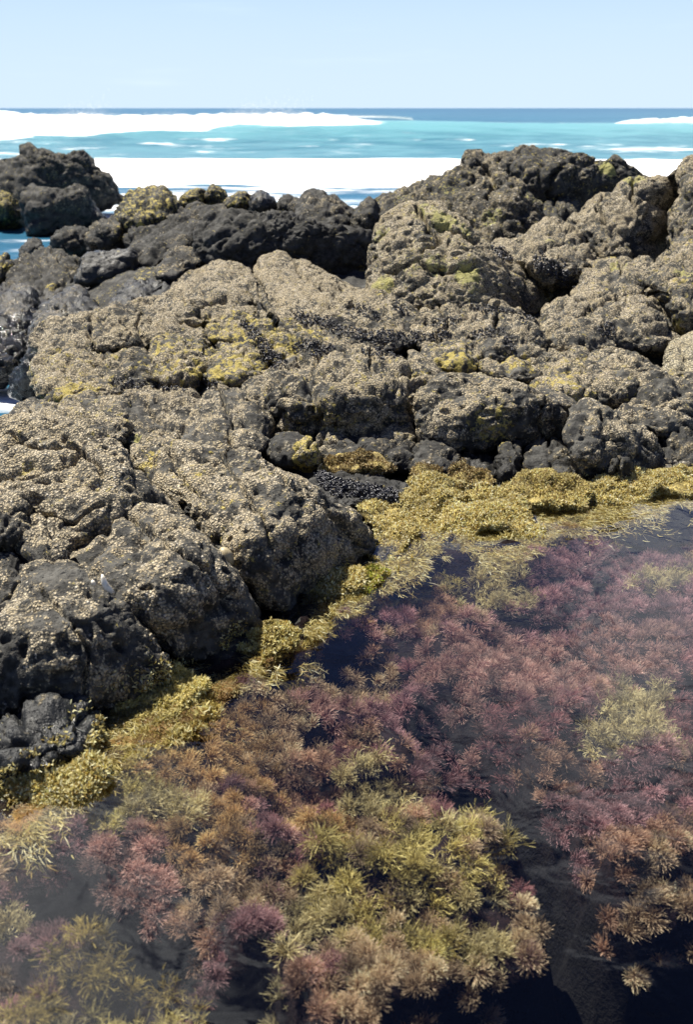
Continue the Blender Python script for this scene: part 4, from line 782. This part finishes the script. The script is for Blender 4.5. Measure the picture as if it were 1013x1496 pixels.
for r in RB:
    if 'mat' in r: continue
    me = r['o'].data
    for k, n in (('cv', 'cover'), ('ye', 'yellow'), ('gr', 'green')):
        a = me.attributes.new(n, 'FLOAT', 'POINT'); a.data.foreach_set('value', np.minimum(r[k], 0.72 if k == 'ye' else 2.0).astype(np.float32))

# ------------------------------------------------------------------ mussels
RM = np.random.default_rng(23)
_u = np.linspace(0, math.pi, 6); _v = np.linspace(0, 2 * math.pi, 9)[:-1]
_s = np.array([[0, 0, 1.0]] + [[math.sin(a) * math.cos(b), math.sin(a) * math.sin(b), math.cos(a)] for a in _u[1:-1] for b in _v] + [[0, 0, -1.0]])
_q = [[1 + i * 8 + j, 1 + i * 8 + (j + 1) % 8, 1 + (i + 1) * 8 + (j + 1) % 8, 1 + (i + 1) * 8 + j] for i in range(3) for j in range(8)]
_t = [[0, 1 + (j + 1) % 8, 1 + j] for j in range(8)] + [[len(_s) - 1, 25 + j, 25 + (j + 1) % 8] for j in range(8)]
_q = np.array(_q); _t = np.array(_t)
def mussels(label, spots, size, n):
    Vs, k = [], 0
    for _ in range(int(n * 1.35)):
        cx, cy, rx, ry, rot = spots[RM.integers(len(spots))]
        a, rr = RM.uniform(0, 2 * math.pi), math.sqrt(RM.uniform(0, 1)) * RM.uniform(0.7, 1.1)
        dx, dy = rx * rr * math.cos(a), ry * rr * math.sin(a)
        s = surf(cx + dx * math.cos(rot) - dy * math.sin(rot), cy + dx * math.sin(rot) + dy * math.cos(rot))
        if s is None: continue
        sz = size * RM.uniform(0.5, 1.05)
        z = unit(s[2] * 0.8 + RM.normal(0, 0.6, 3)); x = unit(np.cross(z, RM.normal(0, 1, 3))); y = np.cross(z, x)
        e = _s * np.array([0.42, 0.30, 1.0]); e = e * (1 - 0.45 * e[:, 2:3]) * sz * 0.5     # pointed at the hinge, wide at the lip
        Vs.append(s[1] + z * sz * 0.16 + e[:, :1] * x + e[:, 1:2] * y + e[:, 2:] * z); k += 1
    if not k: return
    V = np.concatenate(Vs); off = (np.arange(k) * len(_s))[:, None, None]
    tag(mesh_obj("mussel_bed", V, [(_q + off).reshape(-1, 4), (_t + off).reshape(-1, 3)], M_MUSSEL, origin=V.mean(0)), label, "mussels", kind="stuff")
mussels("thick band of black mussels along the foot of the cracked tan slab", [(470, 470, 32, 10, .25), (510, 485, 40, 9, .2), (545, 492, 30, 10, .1), (445, 465, 16, 8, .4)], 0.0225, 1170)
mussels("diagonal streak of black mussels through the bright yellow algae", [(370, 485, 16, 8, .7), (385, 505, 22, 10, .8), (400, 525, 20, 12, .5), (360, 475, 10, 6, .6)], 0.0225, 676)
mussels("scattered black mussels at the right end of the yellow step", [(445, 505, 22, 8, -.3), (470, 512, 20, 7, -.3)], 0.0225, 312)
mussels("black mussels filling the folds left below the green streaked dome", [(535, 455, 30, 8, .5), (570, 490, 25, 10, .1), (600, 495, 28, 10, -.3), (585, 450, 15, 8, .8), (555, 515, 30, 8, .1)], 0.0225, 910)
mussels("black mussels in the clefts of the shelf at the foot of the dome", [(650, 470, 25, 7, -.2), (720, 452, 40, 6, .1), (715, 485, 28, 8, -.2), (640, 490, 20, 8, -.2), (745, 500, 12, 10, .8), (770, 460, 12, 14, .6)], 0.0210, 910)
mussels("small round nest of black mussels in the tan hummock right of centre", [(888, 482, 14, 12, .4)], 0.0225, 221)
mussels("black mussels in the shaded dents of the knobbly tan boulder", [(790, 385, 12, 14, .2), (815, 395, 20, 14, .4), (830, 410, 16, 10, .2), (735, 370, 20, 7, .7)], 0.034, 420)
mussels("wet blue-black mussel heap between the ridge and the yellow algae bank", [(500, 712, 30, 14, .2), (540, 718, 28, 12, .15), (570, 722, 14, 8, .3), (475, 700, 15, 10, .6)], 0.026, 1000)
mussels("sparse dark mussels below the yellow algae at the left ledge", [(190, 560, 30, 8, .1), (250, 565, 30, 7, .1), (300, 560, 20, 6, .1)], 0.024, 160)

# ------------------------------------------------------------------ loose algae strewn along the water line, on the stone and trailing into the water
def ragged_fringe(n):
    S = np.array(SHORE[1:-1], float); seg = np.linalg.norm(np.diff(S, axis=0), axis=1); cum = np.concatenate([[0], np.cumsum(seg)])
    Ps, Sd, Ws, Cs = [], [], [], []
    q = RM.uniform(0, cum[-1], n); j = np.clip(np.searchsorted(cum, q) - 1, 0, len(seg) - 1); f = ((q - cum[j]) / seg[j])[:, None]
    B = S[j] + (S[j + 1] - S[j]) * f; nv = S[j + 1] - S[j]; nv = nv / np.linalg.norm(nv, axis=1, keepdims=True)
    o = RM.normal(8, 30, n) * 2.6 / at_z(0 * q + CX, B[:, 1], 0)[:, 1]
    B[:, 0] -= nv[:, 1] * o * 0.6; B[:, 1] += np.abs(nv[:, 0]) * o
    okb = fbm(np.c_[B / 38.0, 0 * q + 3], 2, 55) > -0.22 + 0.004 * np.abs(o)
    for x, y in B[okb]:
        s = surf(x, y)
        wp = at_z(x, y, -0.008)
        if s is not None and s[1][2] > -0.004 and s[1][1] < wp[1] + 0.45:
            p, nn = s[1], s[2]; d = unit(nn * 0.6 + RM.normal(0, 0.6, 3)); ln = RM.uniform(0.006, 0.014)
        else:
            p = at_z(x, y, -RM.uniform(0.006, 0.03)); d = unit(np.array([RM.normal(0.45, 0.5), RM.normal(-0.6, 0.5), RM.normal(0.0, 0.12)])); ln = RM.uniform(0.015, 0.042)
        e = unit(d + RM.normal(0, 0.35, 3))
        Ps.append([p, p + d * ln * 0.5, p + d * ln * 0.5 + e * ln * 0.5]); Sd.append(unit(np.cross(d, RM.normal(0, 1, 3))))
        Ws.append(RM.uniform(0.0012, 0.003) * (1.0 if ln < 0.015 else 0.55) * np.array([0.7, 1.0, 0.4]))
        Cs.append(np.array((OCHRE + OLIVE + OLIVE)[RM.integers(15)]) * RM.uniform(0.7, 1.15))
    V, F = ribbons(np.array(Ps), np.array(Sd), np.array(Ws))
    V[:, 2] = np.where(np.repeat(np.array(Ps)[:, 0, 2], 6) < 0, np.minimum(V[:, 2], -0.003), V[:, 2])
    return V, F, np.repeat(np.clip(np.array(Cs), 0, 0.75), 6, 0)
V, F, c = ragged_fringe(48000)
tag(mesh_obj("algae_fringe", V, F, M_TURF, origin=V.mean(0), smooth=False, cols=c), "ragged ochre and olive fronds strewn along the pool's water line", "seaweed", kind="stuff")

# ------------------------------------------------------------------ shells
def tube_obj(name, pts, rad, mat, n=14, flat=1.0):
    P = np.array(pts, float); m = len(P); T = unit(np.gradient(P, axis=0)); V = []
    ref = np.array([0.3, -0.8, 0.5])
    for p, t, r in zip(P, T, rad):
        x = unit(np.cross(t, ref)); y = np.cross(x, t)
        for a in np.linspace(0, 2 * math.pi, n, endpoint=False): V.append(p + r * (x * math.cos(a) + flat * y * math.sin(a)))
    k = np.arange(m * n).reshape(m, n)
    F = np.stack([k[:-1], np.roll(k, -1, 1)[:-1], np.roll(k, -1, 1)[1:], k[1:]], -1).reshape(-1, 4)
    V = np.array(V); c0 = len(V); V = np.concatenate([V, P[:1], P[-1:]])
    tri = np.array([[c0, k[0, (j + 1) % n], k[0, j]] for j in range(n)] + [[c0 + 1, k[-1, j], k[-1, (j + 1) % n]] for j in range(n)])
    return mesh_obj(name, V, [F, tri], mat, origin=V.mean(0))
s = surf(155, 856)
if s:
    Y0 = s[1][1] - 0.03; c = lambda x, y, dy=0: at(x, y, Y0 + dy)
    pts = [c(149, 839), c(150, 845, -.004), c(152, 851, -.007), c(155, 857, -.009), c(159, 861, -.007), c(163, 864, -.003), c(167, 866, .003)]
    tag(tube_obj("shell", pts, [0.0025, 0.0065, 0.0085, 0.0095, 0.009, 0.007, 0.003], M_SHELL, flat=0.6), "white curved shell fragment lying on the front black boulder", "shell")
s = surf(137, 852)
if s:
    Y0 = s[1][1] - 0.02; c = lambda x, y, dy=0: at(x, y, Y0 + dy)
    tag(tube_obj("shell", [c(134, 847), c(135, 849, -.003), c(136, 852, -.005), c(138, 855, -.003), c(139, 857)], [0.001, 0.005, 0.0065, 0.005, 0.001], M_SHELL), "tiny cream shell chip just left of the white curved shell", "shell")
s = surf(331, 812)
if s:
    Y0 = s[1][1] - 0.03; c = lambda x, y, dy=0: at(x, y, Y0 + dy)
    ob = tube_obj("limpet", [c(323, 800), c(324.5, 802, -.008), c(327, 806, -.016), c(331, 812, -.02), c(335, 818, -.016), c(338, 822, -.008), c(339.5, 824)], [0.002, 0.011, 0.018, 0.0205, 0.018, 0.011, 0.002], M_SNAIL, 20, 0.75)
    tag(ob, "tan oval limpet in the groove beside the black-flanked ridge", "shell")

# ------------------------------------------------------------------ pool water
w = [(-1.75, 0.1), (2.9, 0.1), (2.9, 4.9), (1.2, 4.75), (0.2, 4.3), (-0.15, 3.6), (-0.9, 2.9), (-1.75, 2.3)]
def plate(pts, z, seg=0.06):
    P = np.array(pts); xs_ = np.arange(P[:, 0].min(), P[:, 0].max(), seg); ys_ = np.arange(P[:, 1].min(), P[:, 1].max(), seg)
    X, Y, F = grid_mesh(xs_, ys_)
    Z = z + 0.0006 * fbm(np.stack([X * 6, Y * 6, 0 * X], -1).reshape(-1, 3), 3, 201).reshape(X.shape)
    V = np.stack([X, Y, Z], -1).reshape(-1, 3); c = V[F].mean(1)
    return sub(V, F[inpoly(c[:, 0], c[:, 1], pts)])[:2]
V, F = plate(w, 0.0)
tag(mesh_obj("pool_water", V, F, M_POOL), kind="structure")

# ------------------------------------------------------------------ seaweed in the pool
RW = np.random.default_rng(77)
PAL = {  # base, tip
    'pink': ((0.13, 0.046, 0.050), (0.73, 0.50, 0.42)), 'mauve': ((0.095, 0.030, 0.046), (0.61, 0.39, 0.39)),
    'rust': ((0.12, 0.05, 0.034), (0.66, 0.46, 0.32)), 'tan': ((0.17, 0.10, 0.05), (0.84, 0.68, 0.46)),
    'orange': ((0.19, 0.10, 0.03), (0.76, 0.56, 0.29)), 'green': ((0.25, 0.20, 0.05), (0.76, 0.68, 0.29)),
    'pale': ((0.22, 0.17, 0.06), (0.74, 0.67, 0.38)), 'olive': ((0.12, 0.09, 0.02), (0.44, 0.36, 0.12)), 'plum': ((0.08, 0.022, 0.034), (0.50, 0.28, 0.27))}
WORD = dict(pink='pinkish', mauve='dusky mauve', rust='rust-brown', tan='sandy tan', orange='orange-brown', green='yellow-green', pale='pale straw-yellow', olive='dull olive', plum='deep plum')
ZONES = [(900, 850, 140, 70, 'mauve'), (820, 820, 80, 40, 'mauve'), (880, 930, 110, 60, 'pink'), (720, 950, 120, 60, 'pink'), (640, 850, 60, 40, 'rust'), (520, 960, 80, 40, 'tan'), (480, 1000, 70, 30, 'pink'),
         (600, 1000, 70, 50, 'mauve'), (760, 1040, 80, 40, 'plum'), (800, 1080, 80, 40, 'rust'), (740, 845, 110, 22, 'pale'), (700, 835, 60, 18, 'pale'), (960, 830, 70, 18, 'pale'), (920, 1045, 70, 26, 'pale'), (940, 1000, 50, 20, 'pale'),
         (900, 1130, 120, 50, 'mauve'), (960, 1180, 90, 60, 'rust'), (900, 1230, 70, 50, 'rust'), (980, 1250, 60, 60, 'tan'), (940, 1310, 70, 30, 'mauve'), (1000, 1020, 40, 40, 'plum'), (780, 1170, 60, 30, 'plum'),
         (330, 1080, 110, 55, 'orange'), (250, 1110, 80, 40, 'orange'), (400, 1060, 70, 50, 'tan'), (450, 1100, 60, 40, 'rust'), (470, 1170, 60, 30, 'orange'), (560, 1180, 60, 30, 'tan'), (60, 1240, 80, 35, 'mauve'), (170, 1230, 60, 30, 'pink'),
         (30, 1215, 50, 20, 'orange'), (200, 1280, 70, 40, 'pink'), (300, 1200, 70, 40, 'orange'), (330, 1260, 70, 50, 'tan'), (350, 1320, 60, 40, 'mauve'), (250, 1300, 70, 30, 'rust'), (110, 1185, 90, 25, 'green'), (180, 1150, 60, 25, 'green'), (230, 1175, 60, 20, 'pale'),
         (560, 1265, 120, 75, 'green'), (600, 1200, 100, 45, 'green'), (690, 1190, 85, 60, 'green'), (520, 1230, 60, 40, 'green'), (540, 1120, 50, 30, 'pale'), (640, 1300, 100, 40, 'green'), (480, 1290, 60, 40, 'pale'), (700, 1300, 70, 50, 'pale'), (790, 1290, 60, 50, 'tan'), (680, 1370, 90, 40, 'tan'),
         (560, 1350, 90, 40, 'tan'), (530, 1430, 60, 40, 'tan'), (620, 1410, 50, 30, 'orange'), (450, 1440, 50, 40, 'rust'), (760, 1350, 50, 30, 'pink'), (410, 1370, 50, 30, 'pale'), (730, 1160, 50, 40, 'tan'),
         (40, 1360, 60, 40, 'mauve'), (150, 1390, 60, 30, 'olive'), (180, 1440, 60, 40, 'green'), (60, 1460, 70, 30, 'olive'), (280, 1480, 60, 30, 'green'), (20, 1320, 30, 30, 'pale'), (250, 1400, 60, 30, 'olive'), (100, 1490, 60, 30, 'pale'), (290, 1110, 40, 20, 'olive'), (490, 900, 50, 30, 'mauve'), (560, 860, 50, 30, 'mauve'),
         (650, 800, 60, 14, 'olive'), (740, 805, 60, 14, 'rust'), (820, 770, 40, 20, 'rust'), (400, 985, 60, 20, 'olive'), (930, 770, 90, 30, 'mauve')]
LAND = [(60, 1230, "just off the ochre mat at the left edge"), (180, 1180, "below the golden mat, left of the orange weed"), (280, 1080, "beside the thick golden mat"), (400, 1080, "in the orange bed right of the golden mat"), (180, 1290, "above the small grey hollow on the left"),
        (310, 1250, "in the middle of the left-hand bed"), (380, 1340, "on the lower rim of the left-hand bed"), (40, 1370, "in the milky water at the left edge"), (160, 1420, "in the murky lower left of the pool"), (60, 1480, "in the bottom left corner"), (280, 1470, "left of the dark hole at the bottom"),
        (440, 1440, "right of the dark hole at the bottom"), (540, 1420, "on the bottom rim of the central yellow bed"), (630, 1390, "where the central bed meets the black water"), (480, 1280, "on the left side of the central yellow bed"), (580, 1260, "in the heart of the central yellow bed"), (680, 1280, "in the right part of the central yellow bed"),
        (790, 1300, "on the rounded right end of the central bed"), (760, 1370, "on the lower right rim of the central bed"), (690, 1170, "on the top edge of the central bed by the black gully"), (540, 1150, "on the upper left edge of the central bed"), (800, 1130, "on the far bank of the black gully"), (900, 1250, "on the right bank of the black gully"),
        (980, 1200, "near the right edge, above the black water"), (950, 1320, "on the last rim above the black water at right"), (850, 1390, "deep in the black water at the lower right"), (470, 1190, "between the left-hand bed and the central bed")]
RA = np.argsort(RW.random(len(ZONES)))
def zone(px, py, d=1.0):
    if RW.random() > d / 0.13: return RW.choice(['pale', 'olive', 'orange', 'green', 'orange', 'tan'])
    best, bt = 0.28, None
    for x, y, rx, ry, t in ZONES:
        q = math.exp(-((px - x) / rx) ** 2 - ((py - y) / ry) ** 2) * RW.uniform(0.55, 1.25)
        if q > best: best, bt = q, t
    if bt == 'green' and RW.random() < 0.40: bt = RW.choice(['tan', 'pale', 'tan', 'olive'])
    return bt or RW.choice(['pink', 'mauve', 'rust', 'tan', 'mauve', 'plum'])
pts = []
sp = 0.0345
for yy in np.arange(1.35, 4.75, sp * 0.9):
    for xx in np.arange(-1.4, 2.0, sp):
        pts.append((xx + RW.uniform(-.5, .5) * sp, yy + RW.uniform(-.5, .5) * sp))
pts = np.array(pts)
bx, by, _ = to_px(np.c_[pts, np.full(len(pts), -0.05)])
keep = (bx > -40) & (bx < 1055) & (by < 1535) & (by > 690) & (pool_side(pts[:, 0], pts[:, 1]) > 0.02)
pts, bx, by = pts[keep], bx[keep], by[keep]
zb, gb = ground_z(pts[:, 0], pts[:, 1])
clump = fbm(np.c_[pts * 9, np.zeros(len(pts))], 3, 301)
_q = fbm(np.c_[pts * 9, np.ones(len(pts))], 2, 305) * 14
dil = np.zeros(len(pts), bool)
for a in (-20, 0, 20):
    for b in (-16, 0, 16):
        dil |= inpoly(bx + a + _q, by + b + _q, GULLY[0]) | inpoly(bx + a * 0.6 + _q, by + b * 0.6 + _q, GULLY[1])
prob = np.clip(1.1 - 1.6 * gb, 0.03, 1) * np.where(dil, 0.03, 1.0) * np.where((bx < 330 + 60 * clump) & (by > 1330 + 60 * clump), 0.5, 1.0) * np.where(clump < -0.28, 0.25, 1.0)
keep = RW.random(len(pts)) < prob
pts, bx, by, zb, gb = pts[keep], bx[keep], by[keep], zb[keep], gb[keep]
dsh = pool_side(pts[:, 0], pts[:, 1])
typ = [zone(a, b, d) for a, b, d in zip(bx, by, dsh)]
def tuft(x, y, z, t, big, shade):
    """one plant: a round mop of fine forked threads springing from a holdfast, combed a little by the current"""
    coarse = t in ('green', 'pale', 'olive') and RW.random() < 0.75
    R = RW.uniform(0.025, 0.041) if not coarse else RW.uniform(0.038, 0.058)
    nm, nbr = ((200, 2) if big else (105, 2)) if not coarse else ((70, 3) if big else (46, 3))
    ax = unit(np.array([RW.normal(0.10, 0.25), RW.normal(-0.35, 0.25), 0.85]))
    d = unit(RW.normal(0, 1, (nm, 3))); d = unit(d + ax * 1.05)
    d[:, 2] = np.maximum(d[:, 2], -0.25); d = unit(d)
    sway = unit(np.array([RW.normal(0.1, 0.5), RW.normal(-0.6, 0.4), -0.15]))
    L = R * np.clip(RW.normal(1.0, 0.09, nm), 0.7, 1.2) * (0.78 + 0.22 * np.clip(d @ ax, 0, 1)) * (1 if not coarse else RW.uniform(0.6, 1.15, nm))
    z = z + RW.normal(0, 0.012)
    b0 = np.array([x, y, z]) + d * 0.004 + RW.normal(0, 0.003, (nm, 3))
    mid = b0 + d * (L * 0.55)[:, None]
    tip = mid + unit(d + sway * RW.uniform(0.15, 0.45, (nm, 1)) + RW.normal(0, 0.12 if not coarse else 0.3, (nm, 3))) * (L * 0.5)[:, None]
    P = np.stack([b0, mid, tip], 1)
    w0 = 0.00056 if not coarse else 0.0009
    V1, F1_ = ribbons(P, unit(np.cross(d, RW.normal(0, 1, (nm, 3)))), w0 * np.tile([0.8, 1.0, 0.7], (nm, 1)))
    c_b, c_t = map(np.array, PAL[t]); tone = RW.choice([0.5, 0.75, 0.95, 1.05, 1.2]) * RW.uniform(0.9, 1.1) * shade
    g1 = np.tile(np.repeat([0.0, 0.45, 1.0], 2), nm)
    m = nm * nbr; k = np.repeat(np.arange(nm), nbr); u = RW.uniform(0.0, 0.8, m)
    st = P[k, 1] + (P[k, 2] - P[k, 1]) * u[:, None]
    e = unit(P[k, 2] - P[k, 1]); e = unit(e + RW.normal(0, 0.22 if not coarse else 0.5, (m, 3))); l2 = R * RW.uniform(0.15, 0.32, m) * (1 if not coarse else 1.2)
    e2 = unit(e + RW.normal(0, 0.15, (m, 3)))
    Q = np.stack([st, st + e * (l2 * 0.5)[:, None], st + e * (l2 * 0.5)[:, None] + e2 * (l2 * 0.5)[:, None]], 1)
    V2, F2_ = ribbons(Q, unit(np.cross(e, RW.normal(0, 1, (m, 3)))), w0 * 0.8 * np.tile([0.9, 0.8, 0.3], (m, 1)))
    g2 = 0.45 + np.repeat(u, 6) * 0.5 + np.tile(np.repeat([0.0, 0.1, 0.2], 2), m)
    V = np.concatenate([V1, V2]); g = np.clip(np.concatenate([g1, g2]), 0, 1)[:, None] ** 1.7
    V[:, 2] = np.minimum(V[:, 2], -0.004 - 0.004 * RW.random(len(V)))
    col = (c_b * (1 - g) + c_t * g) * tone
    return V, np.concatenate([F1_, F2_ + len(V1)]), np.clip(col, 0, 0.85)
order = np.argsort(np.hypot(pts[:, 1], CAMZ))
inview = [i for i in order if -5 < bx[i] < 1018 and by[i] < 1500 and gb[i] < 0.8]
solo = set(inview[:300])
SV, SFc, SCl, off = [], [], [], 0
for i in order:
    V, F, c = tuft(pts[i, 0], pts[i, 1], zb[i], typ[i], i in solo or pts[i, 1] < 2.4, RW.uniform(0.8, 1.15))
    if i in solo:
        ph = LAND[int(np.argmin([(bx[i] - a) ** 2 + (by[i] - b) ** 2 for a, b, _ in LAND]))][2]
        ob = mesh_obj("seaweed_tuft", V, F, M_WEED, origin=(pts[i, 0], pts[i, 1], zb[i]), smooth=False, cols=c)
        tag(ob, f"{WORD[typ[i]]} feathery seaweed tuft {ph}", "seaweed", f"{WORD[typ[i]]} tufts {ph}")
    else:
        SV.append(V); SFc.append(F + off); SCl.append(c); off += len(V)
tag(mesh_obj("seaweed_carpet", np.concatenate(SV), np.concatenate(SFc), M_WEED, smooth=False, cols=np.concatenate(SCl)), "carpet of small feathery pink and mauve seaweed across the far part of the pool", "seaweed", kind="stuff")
print("tufts", len(pts), "rock verts", sum(len(r['V']) for r in RB))
